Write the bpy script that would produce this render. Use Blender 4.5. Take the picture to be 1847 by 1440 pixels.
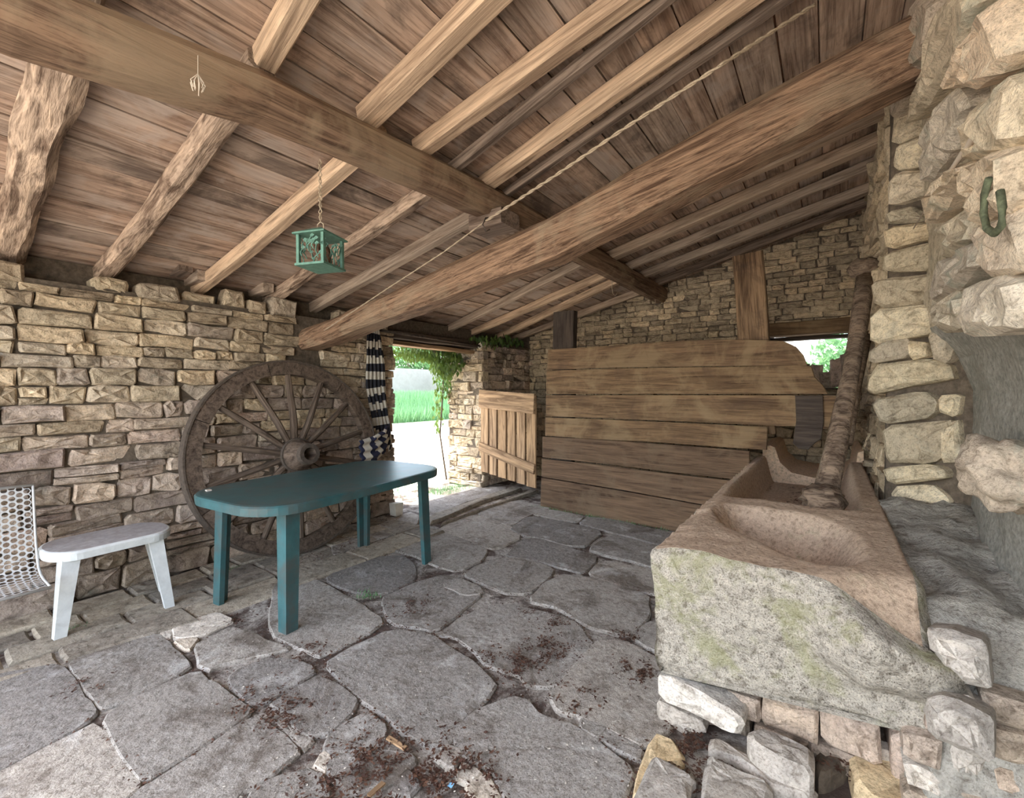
import bpy, math, random
from mathutils import Vector, Matrix, noise
rnd = random.Random(7)
V = Vector
C = bpy.context.scene.collection
for o in list(bpy.data.objects): bpy.data.objects.remove(o)

# ------------------------------------------------------------------ camera
FPX, CAMH = 797.0, 1.33
YAW = math.radians(35.6); PIT = math.atan(15/FPX)
F0 = V((-math.sin(YAW), math.cos(YAW), 0)); RT = V((math.cos(YAW), math.sin(YAW), 0)); ZZ = V((0, 0, 1))
FW = F0*math.cos(PIT) - ZZ*math.sin(PIT); UP = F0*math.sin(PIT) + ZZ*math.cos(PIT)
EYE = V((0, 0, CAMH))
cd = bpy.data.cameras.new('camera'); cam = bpy.data.objects.new('camera', cd); C.objects.link(cam)
cd.sensor_fit = 'HORIZONTAL'; cd.sensor_width = 36; cd.lens = 36*FPX/1847; cd.clip_start = 0.02; cd.clip_end = 500
m = Matrix((RT, UP, -FW)).transposed().to_4x4(); m.translation = EYE; cam.matrix_world = m
bpy.context.scene.camera = cam

# ------------------------------------------------------------------ light
sc = bpy.context.scene
sc.view_settings.view_transform = 'Standard'; sc.view_settings.look = 'None'
sc.view_settings.gamma = 1; sc.view_settings.use_curve_mapping = False
sc.view_settings.exposure = 2.52
w = bpy.data.worlds.new('world'); sc.world = w; w.use_nodes = True
nt = w.node_tree; bg = nt.nodes['Background']
sky = nt.nodes.new('ShaderNodeTexSky'); sky.sky_type = 'NISHITA'; sky.sun_disc = False
sky.sun_elevation = math.radians(62); sky.sun_rotation = math.radians(215); sky.dust_density = 2.0; sky.ozone_density = 1.0
hs = nt.nodes.new('ShaderNodeHueSaturation'); hs.inputs['Saturation'].default_value = .62
nt.links.new(sky.outputs[0], hs.inputs['Color']); nt.links.new(hs.outputs[0], bg.inputs[0]); bg.inputs[1].default_value = 0.30
sl = bpy.data.lights.new('sun', 'SUN'); sun = bpy.data.objects.new('sun', sl); C.objects.link(sun)
sl.energy = 2.6; sl.angle = math.radians(1.0); sl.color = (1, .93, .82)
sdir = V((-.38, -.30, .9)).normalized()       # towards the sun
sun.rotation_euler = sdir.to_track_quat('Z', 'Y').to_euler()
sc.cycles.max_bounces = 10; sc.cycles.diffuse_bounces = 8

# ------------------------------------------------------------------ helpers
def ray(x, y): return FW + RT*((x-923.5)/FPX) - UP*((y-720)/FPX)
def at(x, y, ax, v):
    d = ray(x, y); t = (v-EYE[ax])/d[ax]; return EYE + d*t
def fl(x, y, z=0.0): return at(x, y, 2, z)
def onpl(x, y, p, n):
    d = ray(x, y); t = (p-EYE).dot(n)/d.dot(n); return EYE + d*t
def lerp(a, b, t): return a + (b-a)*t
def nz(p, s=1.0): return noise.noise(V(p)*s)
def sstep(a, b, x):
    t = max(0, min(1, (x-a)/(b-a))); return t*t*(3-2*t)

class MB:
    def __init__(s): s.v = []; s.f = []; s.m = []
    def add(s, vs, fs, mi=0):
        b = len(s.v); s.v += [tuple(q) for q in vs]; s.f += [tuple(b+i for i in f) for f in fs]; s.m += [mi]*len(fs)
    def box(s, a, b, mi=0):
        (x0, y0, z0), (x1, y1, z1) = a, b
        s.add([(x0,y0,z0),(x1,y0,z0),(x1,y1,z0),(x0,y1,z0),(x0,y0,z1),(x1,y0,z1),(x1,y1,z1),(x0,y1,z1)],
              [(0,3,2,1),(4,5,6,7),(0,1,5,4),(1,2,6,5),(2,3,7,6),(3,0,4,7)], mi)
    def tube(s, pts, r, n=8, mi=0, cap=True):
        pts = [V(p) for p in pts]; rs = r if isinstance(r, (list, tuple)) else [r]*len(pts)
        vs = []
        for i, p in enumerate(pts):
            d = (pts[min(i+1, len(pts)-1)] - pts[max(i-1, 0)]).normalized()
            a = V((0, 0, 1)) if abs(d.z) < .9 else V((1, 0, 0))
            u = d.cross(a).normalized(); w_ = d.cross(u)
            for k in range(n):
                t = 2*math.pi*k/n; vs.append(p + (u*math.cos(t) + w_*math.sin(t))*rs[i])
        fs = [(i*n+k, i*n+(k+1) % n, (i+1)*n+(k+1) % n, (i+1)*n+k) for i in range(len(pts)-1) for k in range(n)]
        if cap: fs += [tuple(reversed(range(n))), tuple((len(pts)-1)*n+k for k in range(n))]
        s.add(vs, fs, mi)
    def build(s, name, mats, parent=None, loc=None, rot=None, smooth=False):
        me = bpy.data.meshes.new(name); me.from_pydata(s.v, [], s.f)
        mats = mats if isinstance(mats, (list, tuple)) else [mats]
        for q in mats: me.materials.append(q)
        if len(mats) > 1: me.polygons.foreach_set('material_index', s.m)
        if smooth: me.polygons.foreach_set('use_smooth', [True]*len(me.polygons))
        me.update()
        return link(name, me, parent, loc, rot)
def link(name, me, parent=None, loc=None, rot=None):
    o = bpy.data.objects.new(name, me); C.objects.link(o)
    if loc is not None: o.location = loc
    if rot is not None:
        if isinstance(rot, Matrix): o.rotation_euler = rot.to_euler()
        else: o.rotation_euler = rot
    if parent is not None: o.parent = parent
    return o
def thing(name, label, cat, loc=(0, 0, 0), rot=(0, 0, 0), group=None):
    o = bpy.data.objects.new(name, None); C.objects.link(o); o.location = loc; o.rotation_euler = rot
    o.empty_display_size = .1
    o['label'] = label; o['category'] = cat
    if group: o['group'] = group
    return o
def tag(o, label, cat, group=None, kind=None):
    o['label'] = label; o['category'] = cat
    if group: o['group'] = group
    if kind: o['kind'] = kind
    return o
def struct(o): o['kind'] = 'structure'; return o
def stuff(o): o['kind'] = 'stuff'; return o

# ------------------------------------------------------------------ materials
def mk(name):
    M = bpy.data.materials.new(name); M.use_nodes = True; n = M.node_tree
    return M, n, n.nodes['Principled BSDF']
def N(n, t, **kw):
    q = n.nodes.new(t)
    for k, v in kw.items(): setattr(q, k, v)
    return q
def ramp(n, stops, src, interp='LINEAR'):
    r = N(n, 'ShaderNodeValToRGB'); e = r.color_ramp.elements; r.color_ramp.interpolation = interp
    while len(e) < len(stops): e.new(.5)
    for i, (p, c) in enumerate(stops):
        e[i].position = p; e[i].color = (*c, 1) if len(c) == 3 else c
    n.links.new(src, r.inputs[0]); return r.outputs[0]
def mixc(n, a, b, fac, mode='MIX'):
    q = N(n, 'ShaderNodeMix', data_type='RGBA', blend_type=mode)
    for s, v in ((q.inputs[6], a), (q.inputs[7], b), (q.inputs[0], fac)):
        if isinstance(v, (int, float)): s.default_value = v
        elif isinstance(v, tuple): s.default_value = (*v, 1)
        else: n.links.new(v, s)
    return q.outputs[2]
def noi(n, vec, scale, detail=6, rough=.6, dist=0):
    q = N(n, 'ShaderNodeTexNoise'); q.inputs['Scale'].default_value = scale; q.inputs['Detail'].default_value = detail
    q.inputs['Roughness'].default_value = rough; q.inputs['Distortion'].default_value = dist
    n.links.new(vec, q.inputs['Vector']); return q.outputs['Fac']
def mth(n, op, a, b=0.0):
    q = N(n, 'ShaderNodeMath', operation=op)
    for s, v in ((q.inputs[0], a), (q.inputs[1], b)):
        if isinstance(v, (int, float)): s.default_value = v
        else: n.links.new(v, s)
    return q.outputs[0]
def rnd_of(n):
    oi = N(n, 'ShaderNodeObjectInfo').outputs['Random']; gi = N(n, 'ShaderNodeNewGeometry').outputs['Random Per Island']
    return mth(n, 'FRACT', mth(n, 'ADD', oi, gi))
def bump(n, p, h, strength, dist):
    b = N(n, 'ShaderNodeBump'); b.inputs['Strength'].default_value = strength; b.inputs['Distance'].default_value = dist
    n.links.new(h, b.inputs['Height']); n.links.new(b.outputs[0], p.inputs['Normal'])

def stone_mat(name, pal, grain=1.0, moss=None, dirt=(.10, .075, .055), bs=.7, bd=.012, speck=.5, dirtlo=.30, medamt=.8, medsc=22):
    M, n, p = mk(name)
    pos = N(n, 'ShaderNodeNewGeometry').outputs['Position']
    r = rnd_of(n)
    col = ramp(n, [(i/(len(pal)-1), c) for i, c in enumerate(pal)], r)
    big = noi(n, pos, 5.5, 5, .62, .4)
    alt = ramp(n, [(i/(len(pal)-1), c) for i, c in enumerate(pal[::-1])], big)
    col = mixc(n, col, alt, .3)
    col = mixc(n, col, ramp(n, [(.0, (.62, .62, .64)), (.5, (1, 1, 1)), (1, (1.28, 1.24, 1.18))], mth(n, 'FRACT', mth(n, 'MULTIPLY', r, 7.31))), .8, 'MULTIPLY')
    med = noi(n, pos, medsc*grain, 8, .68, .25)
    col = mixc(n, col, ramp(n, [(.36, (.52, .49, .46)), (.46, (.94, .93, .92)), (.64, (1.25, 1.24, 1.22))], med), medamt, 'MULTIPLY')
    fine = noi(n, pos, 120*grain, 4, .7)
    col = mixc(n, col, ramp(n, [(.36, (.38, .35, .32)), (.47, (1, 1, 1)), (.62, (1.2, 1.2, 1.2))], fine), speck, 'MULTIPLY')
    d = ramp(n, [(dirtlo, (1, 1, 1)), (dirtlo+.12, (0, 0, 0))], noi(n, pos, 3.1, 7, .68, .8))
    col = mixc(n, col, dirt, mixc(n, (0, 0, 0), d, .7))
    if moss:
        mm = ramp(n, [(moss[1], (0, 0, 0)), (moss[1]+.12, (1, 1, 1))], noi(n, pos, 4.3, 8, .7, .5))
        col = mixc(n, col, moss[0], mixc(n, (0, 0, 0), mm, moss[2]))
    n.links.new(col, p.inputs['Base Color']); p.inputs['Roughness'].default_value = .92
    p.inputs['Specular IOR Level'].default_value = .15
    vo = N(n, 'ShaderNodeTexVoronoi', feature='F1'); vo.inputs['Scale'].default_value = 28*grain; n.links.new(pos, vo.inputs['Vector'])
    h = mth(n, 'ADD', mth(n, 'MULTIPLY', med, 1.2), mth(n, 'ADD', mth(n, 'MULTIPLY', fine, .35), mth(n, 'MULTIPLY', vo.outputs['Distance'], .35)))
    bump(n, p, h, bs, bd)
    return M
def wood_mat(name, pal, grain=(1.3, 16, 16), dark=.75, bs=.5, stain=None, obj=True, pale=None):
    M, n, p = mk(name)
    tc = N(n, 'ShaderNodeTexCoord').outputs['Object']
    r = rnd_of(n)
    off = N(n, 'ShaderNodeCombineXYZ'); 
    for i in range(3): n.links.new(mth(n, 'MULTIPLY', r, 37.0+i*11), off.inputs[i])
    va = N(n, 'ShaderNodeVectorMath', operation='ADD'); n.links.new(tc, va.inputs[0]); n.links.new(off.outputs[0], va.inputs[1])
    mp = N(n, 'ShaderNodeMapping'); mp.inputs['Scale'].default_value = grain; n.links.new(va.outputs[0], mp.inputs[0])
    g1 = noi(n, mp.outputs[0], 1.0, 8, .62, 1.1)
    mp2 = N(n, 'ShaderNodeMapping'); mp2.inputs['Scale'].default_value = (grain[0]*3, grain[1]*6, grain[2]*6); n.links.new(va.outputs[0], mp2.inputs[0])
    g2 = noi(n, mp2.outputs[0], 1.0, 5, .6, .4)
    tone = ramp(n, [(i/(len(pal)-1), c) for i, c in enumerate(pal)], r)
    tone2 = ramp(n, [(i/(len(pal)-1), c) for i, c in enumerate(pal)], mth(n, 'MULTIPLY_ADD', g1, 1.0))
    col = mixc(n, tone, tone2, .4)
    col = mixc(n, col, ramp(n, [(.36, (.30, .25, .22)), (.48, (.85, .83, .81)), (.62, (1.38, 1.35, 1.30))], g1), dark, 'MULTIPLY')
    col = mixc(n, col, ramp(n, [(.38, (.34, .30, .27)), (.5, (1, 1, 1))], g2), dark*.75, 'MULTIPLY')
    big = noi(n, va.outputs[0], 2.6, 6, .65, .5)
    if pale:
        col = mixc(n, col, pale, mixc(n, (0, 0, 0), ramp(n, [(.50, (0, 0, 0)), (.62, (1, 1, 1))], big), .6))
    if stain:
        col = mixc(n, col, stain, mixc(n, (0, 0, 0), ramp(n, [(.34, (1, 1, 1)), (.46, (0, 0, 0))], big), .65))
    n.links.new(col, p.inputs['Base Color']); p.inputs['Roughness'].default_value = .85
    p.inputs['Specular IOR Level'].default_value = .2
    bump(n, p, mth(n, 'ADD', g1, mth(n, 'MULTIPLY', g2, .5)), bs, .012)
    return M
def plain(name, col, rough=.6, nscale=None, namt=.3, metal=0, bs=0, spec=.4, dirt=None):
    M, n, p = mk(name)
    c = col
    if nscale:
        pos = N(n, 'ShaderNodeNewGeometry').outputs['Position']
        f = noi(n, pos, nscale, 6, .65, .3)
        c = mixc(n, col, ramp(n, [(.3, (1-namt,)*3), (.7, (1+namt,)*3)], f), 1.0, 'MULTIPLY')
        if dirt:
            c = mixc(n, c, dirt[0], mixc(n, (0, 0, 0), ramp(n, [(dirt[1], (0, 0, 0)), (dirt[1]+.2, (1, 1, 1))], noi(n, pos, dirt[2], 7, .7, .6)), dirt[3]))
        n.links.new(c, p.inputs['Base Color'])
        if bs: bump(n, p, f, bs, .006)
    else: p.inputs['Base Color'].default_value = (*col, 1)
    p.inputs['Roughness'].default_value = rough; p.inputs['Metallic'].default_value = metal; p.inputs['Specular IOR Level'].default_value = spec
    return M
def leaf_mat(name, pal):
    M, n, p = mk(name)
    n.links.new(ramp(n, [(i/(len(pal)-1), c) for i, c in enumerate(pal)], rnd_of(n)), p.inputs['Base Color'])
    p.inputs['Roughness'].default_value = .6
    tr = N(n, 'ShaderNodeBsdfTranslucent'); tr.inputs[0].default_value = (*pal[-1], 1)
    ms = N(n, 'ShaderNodeMixShader'); ms.inputs[0].default_value = .35
    n.links.new(p.outputs[0], ms.inputs[1]); n.links.new(tr.outputs[0], ms.inputs[2]); n.links.new(ms.outputs[0], n.nodes['Material Output'].inputs[0])
    return M

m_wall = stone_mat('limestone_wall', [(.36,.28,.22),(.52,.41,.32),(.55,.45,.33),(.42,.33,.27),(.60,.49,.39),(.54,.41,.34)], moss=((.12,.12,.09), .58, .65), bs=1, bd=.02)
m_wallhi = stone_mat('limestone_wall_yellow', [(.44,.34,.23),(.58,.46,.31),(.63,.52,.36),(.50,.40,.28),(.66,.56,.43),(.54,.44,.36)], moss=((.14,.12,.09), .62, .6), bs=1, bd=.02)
m_gable = stone_mat('limestone_gable', [(.36,.29,.20),(.50,.41,.28),(.56,.46,.32),(.44,.36,.25)], moss=((.14,.15,.09), .62, .5))
m_quoin = stone_mat('limestone_quoin', [(.60,.50,.33),(.68,.60,.44),(.56,.46,.31),(.66,.58,.46)], moss=((.42,.40,.32), .58, .5), bs=.9, bd=.02, dirtlo=.24)
m_near = stone_mat('limestone_near', [(.62,.54,.40),(.58,.50,.36),(.60,.48,.36),(.66,.62,.52)], moss=((.36,.38,.30), .55, .6), bs=.9, bd=.018, dirtlo=.26)
m_core = plain('dark_earth_core', (.11, .085, .06), .95, 30, .5, bs=.8)
m_slab = stone_mat('floor_slab_stone', [(.30,.275,.24),(.36,.33,.29),(.27,.25,.225),(.40,.37,.33)], grain=1.5, moss=((.60,.58,.54), .56, .55), bs=.8, bd=.008, speck=.9, dirtlo=.36, medamt=.7)
m_kerb = stone_mat('kerb_stone', [(.29,.25,.20),(.34,.30,.24),(.25,.22,.18)], bs=.8)
m_pale = stone_mat('pale_loose_stone', [(.50,.46,.40),(.54,.47,.38),(.56,.53,.48)], bs=.7, speck=.6, dirtlo=.25)
m_ochre = stone_mat('ochre_loose_stone', [(.55,.42,.25),(.60,.48,.30)], bs=.6)
m_bed = stone_mat('floor_bed', [(.34,.30,.26),(.40,.37,.33),(.28,.24,.20)], grain=1.6, moss=((.07,.045,.035), .44, .9), bs=1, bd=.01)
m_cement = plain('grey_cement_render', (.25, .235, .20), .95, 45, .45, bs=.8, dirt=((.11,.11,.09), .5, 6, .7))
m_ledge = stone_mat('pale_mortar', [(.42,.39,.33),(.46,.43,.37)], grain=1.2, moss=((.22,.20,.17), .57, .6), bs=1, bd=.02)
m_trough = stone_mat('trough_stone', [(.58,.43,.30),(.62,.47,.34)], grain=2.2, moss=((.42,.42,.25), .58, .4), bs=.6, bd=.010, speck=.45, dirtlo=.22)
m_troughface = stone_mat('trough_rough_face', [(.60,.54,.43),(.66,.60,.50)], grain=1.6, moss=((.37,.36,.17), .50, .6), bs=1.0, bd=.022, speck=1, dirtlo=.27, medamt=1)
m_rafter = wood_mat('rafter_wood', [(.36,.27,.20),(.50,.37,.26),(.40,.32,.25)], dark=.6)
m_rafter_light = wood_mat('rafter_wood_light', [(.52,.37,.25),(.60,.44,.30)], dark=.6)
m_rafter_bark = wood_mat('rafter_rough_wood', [(.38,.28,.21),(.46,.35,.26)], grain=(3, 14, 14), dark=.9, bs=1)
m_rafter_dark = wood_mat('rafter_wood_dark', [(.17,.13,.10),(.24,.18,.14)], dark=.8)
m_plank = wood_mat('roof_plank_wood', [(.30,.205,.15),(.44,.295,.21),(.37,.265,.20),(.50,.34,.24),(.35,.275,.22)], dark=.72, stain=(.07,.05,.04), pale=(.46,.38,.32))
m_beam = wood_mat('old_beam_wood', [(.20,.13,.085),(.24,.155,.10)], grain=(1.4, 30, 30), dark=.75, pale=(.34,.25,.16))
m_beam2 = wood_mat('old_beam_wood_worn', [(.27,.175,.11),(.31,.20,.13)], grain=(2.6, 42, 42), dark=.9, bs=1, pale=(.36,.27,.18))
m_part = wood_mat('partition_wood', [(.18,.115,.06),(.215,.14,.075),(.165,.105,.06)], dark=.7, stain=(.09,.055,.035), pale=(.27,.19,.105))
m_partlow = wood_mat('partition_wood_low', [(.13,.085,.052),(.155,.10,.062)], dark=.65, pale=(.17,.12,.075))
m_gate = wood_mat('gate_wood', [(.30,.19,.10),(.36,.24,.14)], dark=.75)
m_post = wood_mat('post_wood', [(.20,.13,.075),(.22,.145,.085)], dark=.85, stain=(.06,.04,.03))
m_darkwood = wood_mat('dark_wood', [(.06,.048,.04),(.085,.065,.05)], dark=.6)
m_wheel = wood_mat('wheel_wood', [(.105,.08,.06),(.135,.10,.075)], dark=.75)
m_iron = plain('rusty_iron', (.10,.078,.06), .75, 40, .4, metal=.3, bs=.3)
m_log = wood_mat('bark_wood', [(.17,.125,.09),(.21,.155,.11)], grain=(5, 16, 16), dark=.9, bs=1)
m_green = plain('green_plastic', (.034, .10, .105), .36, 9, .25, bs=.08, spec=.5, dirt=((.075,.08,.072), .44, 6, .75))
m_white = plain('white_plastic', (.62, .64, .62), .5, 14, .12, spec=.4, dirt=((.40,.40,.38), .5, 9, .4))
m_whitetop = plain('white_plastic_dusty', (.36, .34, .33), .7, 30, .2, dirt=((.26,.24,.22), .45, 18, .7))
m_chair = plain('grey_white_painted_metal', (.50, .50, .48), .5, 40, .15, metal=.1)
m_lantern = plain('green_painted_metal', (.085, .18, .13), .6, 40, .3)
m_cone = plain('pine_cone_brown', (.13, .07, .04), .8, 90, .4)
m_rope = plain('pale_rope', (.42, .33, .23), .9, 200, .3, bs=.5)
m_web = plain('dusty_cobweb', (.55, .46, .36), .9)
m_black = plain('black_curtain_cloth', (.016, .016, .022), .85, 60, .2)
m_cream = plain('cream_curtain_cloth', (.52, .48, .40), .85, 60, .12)
m_navy = plain('navy_cloth', (.018, .02, .045), .85)
m_litter = leaf_mat('dry_leaf_litter', [(.05,.025,.018),(.10,.045,.03),(.17,.085,.05),(.07,.035,.025)])
m_chip = plain('pale_chip', (.55,.50,.42), .9)
m_gravel = plain('pale_gravel', (.58, .53, .45), .95, 60, .25, bs=.5)
m_grass = leaf_mat('grass_green', [(.06,.16,.05),(.12,.26,.08),(.16,.32,.16)])
m_leaf = leaf_mat('vine_leaf_green', [(.03,.07,.015),(.07,.13,.03),(.16,.24,.05)])
m_tree = leaf_mat('tree_leaf_green', [(.05,.14,.05),(.09,.22,.08),(.16,.30,.12)])
m_bark = plain('tree_bark', (.14,.11,.08), .9, 30, .4, bs=.6)
m_plaster = plain('pale_plaster', (.30,.28,.25), .9, 3, .1)
m_tile = plain('roof_tile_clay', (.42,.22,.13), .9, 20, .3)
m_white_solid = plain('white_polystyrene', (.62,.58,.50), .8, 50, .1)

# ------------------------------------------------------------------ building blocks
def frame_from(d, up=V((0, 0, 1))):
    x = d.normalized(); y = up.cross(x)
    if y.length < 1e-4: y = V((0, 1, 0))
    y.normalize(); z = x.cross(y); return Matrix((x, y, z)).transposed()
def beam(name, pts, w_, h_, mat, parent=None, ch=.18, jit=.004, seg=None, anchor='c', sides=8, seed=0, step=.35, nsc=2.5, side=None):
    """timber along a polyline; local X = its length; w_, h_ numbers or lists; anchor 'b': pts run along the underside"""
    pts = [V(p) for p in pts]; n0 = len(pts)
    ws = w_ if isinstance(w_, (list, tuple)) else [w_]*n0; hs = h_ if isinstance(h_, (list, tuple)) else [h_]*n0
    R_ = frame_from(pts[-1]-pts[0])
    if side is not None:
        x_ = (pts[-1]-pts[0]).normalized(); y_ = V(side); y_ = (y_-x_*x_.dot(y_)).normalized(); R_ = Matrix((x_, y_, x_.cross(y_))).transposed()
    inv = R_.transposed(); o0 = pts[0]
    st = []
    for i in range(n0-1):
        k = max(1, int((pts[i+1]-pts[i]).length/step))
        for j in range(k): t = j/k; st.append((pts[i].lerp(pts[i+1], t), lerp(ws[i], ws[i+1], t), lerp(hs[i], hs[i+1], t)))
    st.append((pts[-1], ws[-1], hs[-1]))
    vs = []; sd = rnd.random()*50+seed
    for p, a, b in st:
        q = inv @ (p-o0)
        a2, b2 = a/2, b/2; c = min(a, b)*ch
        cy = q.y; cz = q.z + (b2 if anchor == 'b' else 0)
        ring = [(-a2+c, -b2), (a2-c, -b2), (a2, -b2+c), (a2, b2-c), (a2-c, b2), (-a2+c, b2), (-a2, b2-c), (-a2, -b2+c)]
        for k, (yy, zz_) in enumerate(ring):
            j1 = noise.noise(V((q.x*nsc, k*1.7+sd, 0)))*jit; j2 = noise.noise(V((q.x*nsc, k*1.7+sd, 9)))*jit
            vs.append((q.x, cy+yy+j1, cz+zz_+j2))
    ns = len(st)
    fs = [(i*8+k, (i+1)*8+k, (i+1)*8+(k+1) % 8, i*8+(k+1) % 8) for i in range(ns-1) for k in range(8)]
    fs += [tuple(range(8)), tuple((ns-1)*8+k for k in reversed(range(8)))]
    mb = MB(); mb.add(vs, fs)
    return mb.build(name, mat, parent, o0, R_)
def chaikin(P, k=.22):
    out = []
    for i in range(len(P)):
        a, b = P[i], P[(i+1) % len(P)]; out += [a.lerp(b, k), a.lerp(b, 1-k)]
    return out
def prism(mb, P, n, front, back, cham=.012, jit=.004, smooth=True, maxe=.12, puff=.004, mi=0, sub=True, tilt=0.0):
    """irregular stone: outline P (3-D points), outward normal n, from -back to +front"""
    P = [V(p) for p in P]
    if smooth: P = chaikin(P, .16)
    if sub:
        Q = []
        for i in range(len(P)):
            a, b = P[i], P[(i+1) % len(P)]; k = max(1, int((b-a).length/maxe))
            Q += [a.lerp(b, j/k) for j in range(k)]
        P = Q
    c = sum(P, V())/len(P); u = (P[0]-c).normalized(); v = n.cross(u)
    area = sum((P[i]-c).cross(P[(i+1) % len(P)]-c).dot(n) for i in range(len(P)))
    if area < 0: P.reverse()
    P = [p + u*rnd.uniform(-jit, jit) + v*rnd.uniform(-jit, jit) for p in P]
    k = len(P); a, b, e, g = [], [], [], []
    tu, tv = rnd.uniform(-tilt, tilt), rnd.uniform(-tilt, tilt)*1.5
    for p in P:
        d = c-p; L = d.length or 1; tl = n*(-d.dot(u)*tu - d.dot(v)*tv)
        a.append(p - n*back); b.append(p + n*(front-cham*.9) + tl); e.append(p + d*min(.35, cham/L) + n*(front+rnd.uniform(-puff, puff)*.6) + tl)
        g.append(p + d*rnd.uniform(.42, .60) + n*(front+rnd.uniform(-puff, puff)) + tl*.5)
    vs = a+b+e+g
    fs = []
    for i in range(k):
        j = (i+1) % k; fs += [(i, j, k+j, k+i), (k+i, k+j, 2*k+j, 2*k+i)]
    vs.append(c + n*(front+rnd.uniform(0, puff)*1.2)); ci = 4*k
    fs += [(2*k+i, 2*k+(i+1) % k, 3*k+(i+1) % k, 3*k+i) for i in range(k)] + [(3*k+i, 3*k+(i+1) % k, ci) for i in range(k)]
    mb.add(vs, fs, mi)
def stone_obj(name, P, n, front, back, mat, parent, **kw):
    P = [V(p) for p in P]; c = sum(P, V())/len(P)
    mb = MB(); prism(mb, [p-c for p in P], n, front, back, **kw)
    return mb.build(name, mat, parent, c)
def wall_stone(u, v, n, o, u0, u1, z0, z1, front, tilt=0):
    """outline of a coursed stone"""
    g = .0045; u0 += g*rnd.uniform(.1, 1.5); u1 -= g*rnd.uniform(.1, 1.5); z0 += g*rnd.uniform(-.2, 1.2); z1 -= g*rnd.uniform(-.1, 1.6)
    W = u1-u0; H = z1-z0; r = min(W, H)*rnd.uniform(.10, .24)
    def j(s=.13): return rnd.uniform(-.5, .5)*H*s
    pts = [(u0+r*rnd.uniform(.2, 1), z0+j(.08)), ((u0+u1)/2+W*rnd.uniform(-.2, .2), z0+j(.14)), (u1-r*rnd.uniform(.2, 1), z0+j(.08)), (u1+j(), z0+r*rnd.uniform(.4, 1)),
           (u1+j(), z1-r*rnd.uniform(.4, 1)), (u1-r*rnd.uniform(.2, 1.2), z1+j(.08)), ((u0+u1)/2+W*rnd.uniform(-.2, .2), z1+j(.14)), (u0+r*rnd.uniform(.2, 1.2), z1+j(.08)), (u0+j(), z1-r), (u0+j(), z0+r)]
    for q_ in (9, 5, 3, 0):
        if rnd.random() < .14: pts.pop(q_)
    return [o + u*a + v*b for a, b in pts]
def course(parent, name, mat, u, n, o, ua, ub, z0, z1, lens, proud=(.0, .03), keep=None, stuffmb=None, back=.10, cut=None, tiltf=None):
    x = ua + rnd.uniform(-.15, 0)
    while x < ub:
        L = rnd.uniform(*lens); x1 = min(x+L, ub+.04)
        a = max(x, ua); 
        if x1-a > .04:
            zc0, zc1 = z0, z1
            if tiltf: zc0, zc1 = tiltf((a+x1)/2, z0), tiltf((a+x1)/2, z1)
            halves = [(zc0, zc1)]
            if zc1-zc0 > .085 and rnd.random() < .16: mid = lerp(zc0, zc1, rnd.uniform(.4, .6)); halves = [(zc0, mid), (mid, zc1)]
            for (q0, q1) in halves:
                if cut is None or cut(a, x1, q0, q1):
                    P = wall_stone(u, ZZ, n, o, a, x1, q0, q1, 0)
                    f = rnd.uniform(*proud)
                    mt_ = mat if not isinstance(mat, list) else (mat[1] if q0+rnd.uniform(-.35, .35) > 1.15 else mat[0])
                    if keep is None or keep(a, x1, q0, q1):
                        stone_obj(name, P, n, f, back, mt_, parent, cham=min(.012, (q1-q0)*.16), jit=.004, smooth=False, sub=False, puff=.014, tilt=.14)
                    elif stuffmb is not None:
                        prism(stuffmb, P, n, f, back, cham=.012, jit=.002, smooth=False, sub=False, puff=.006)
        x = x1
def px_of(p):
    d = V(p)-EYE; z = d.dot(FW)
    if z < .05: return None
    return (923.5+FPX*d.dot(RT)/z, 720-FPX*d.dot(UP)/z)
def inframe(p, mg=30):
    q = px_of(p); return q is not None and -mg < q[0] < 1847+mg and -mg < q[1] < 1440+mg

# ================================================================== THE SETTING
XL, YG, XR = -3.85, 5.85, .30           # left wall face, gable face, right wall face
YF = -1.25                               # open front edge of the roof
def roofz(x): return 2.12 + .23*(x-XL)   # underside of the rafters
RN = V((-.23, 0, 1)).normalized()
def roofpt(px, py, dz=0): return onpl(px, py, V((XL, 0, 2.12+dz)), RN)

# ---- ground outside
mb = MB(); mb.add([(-60, -40, -.05), (40, -40, -.05), (40, 60, -.05), (-60, 60, -.05)], [(0, 1, 2, 3)])
ground = struct(mb.build('ground', m_gravel)); ground.name = 'ground'

# ---- floor bed
mb = MB(); mb.box((-4.5, YF-.6, -.30), (.6, 5.95, -.007)); floor = struct(mb.build('floor', m_bed))

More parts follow.
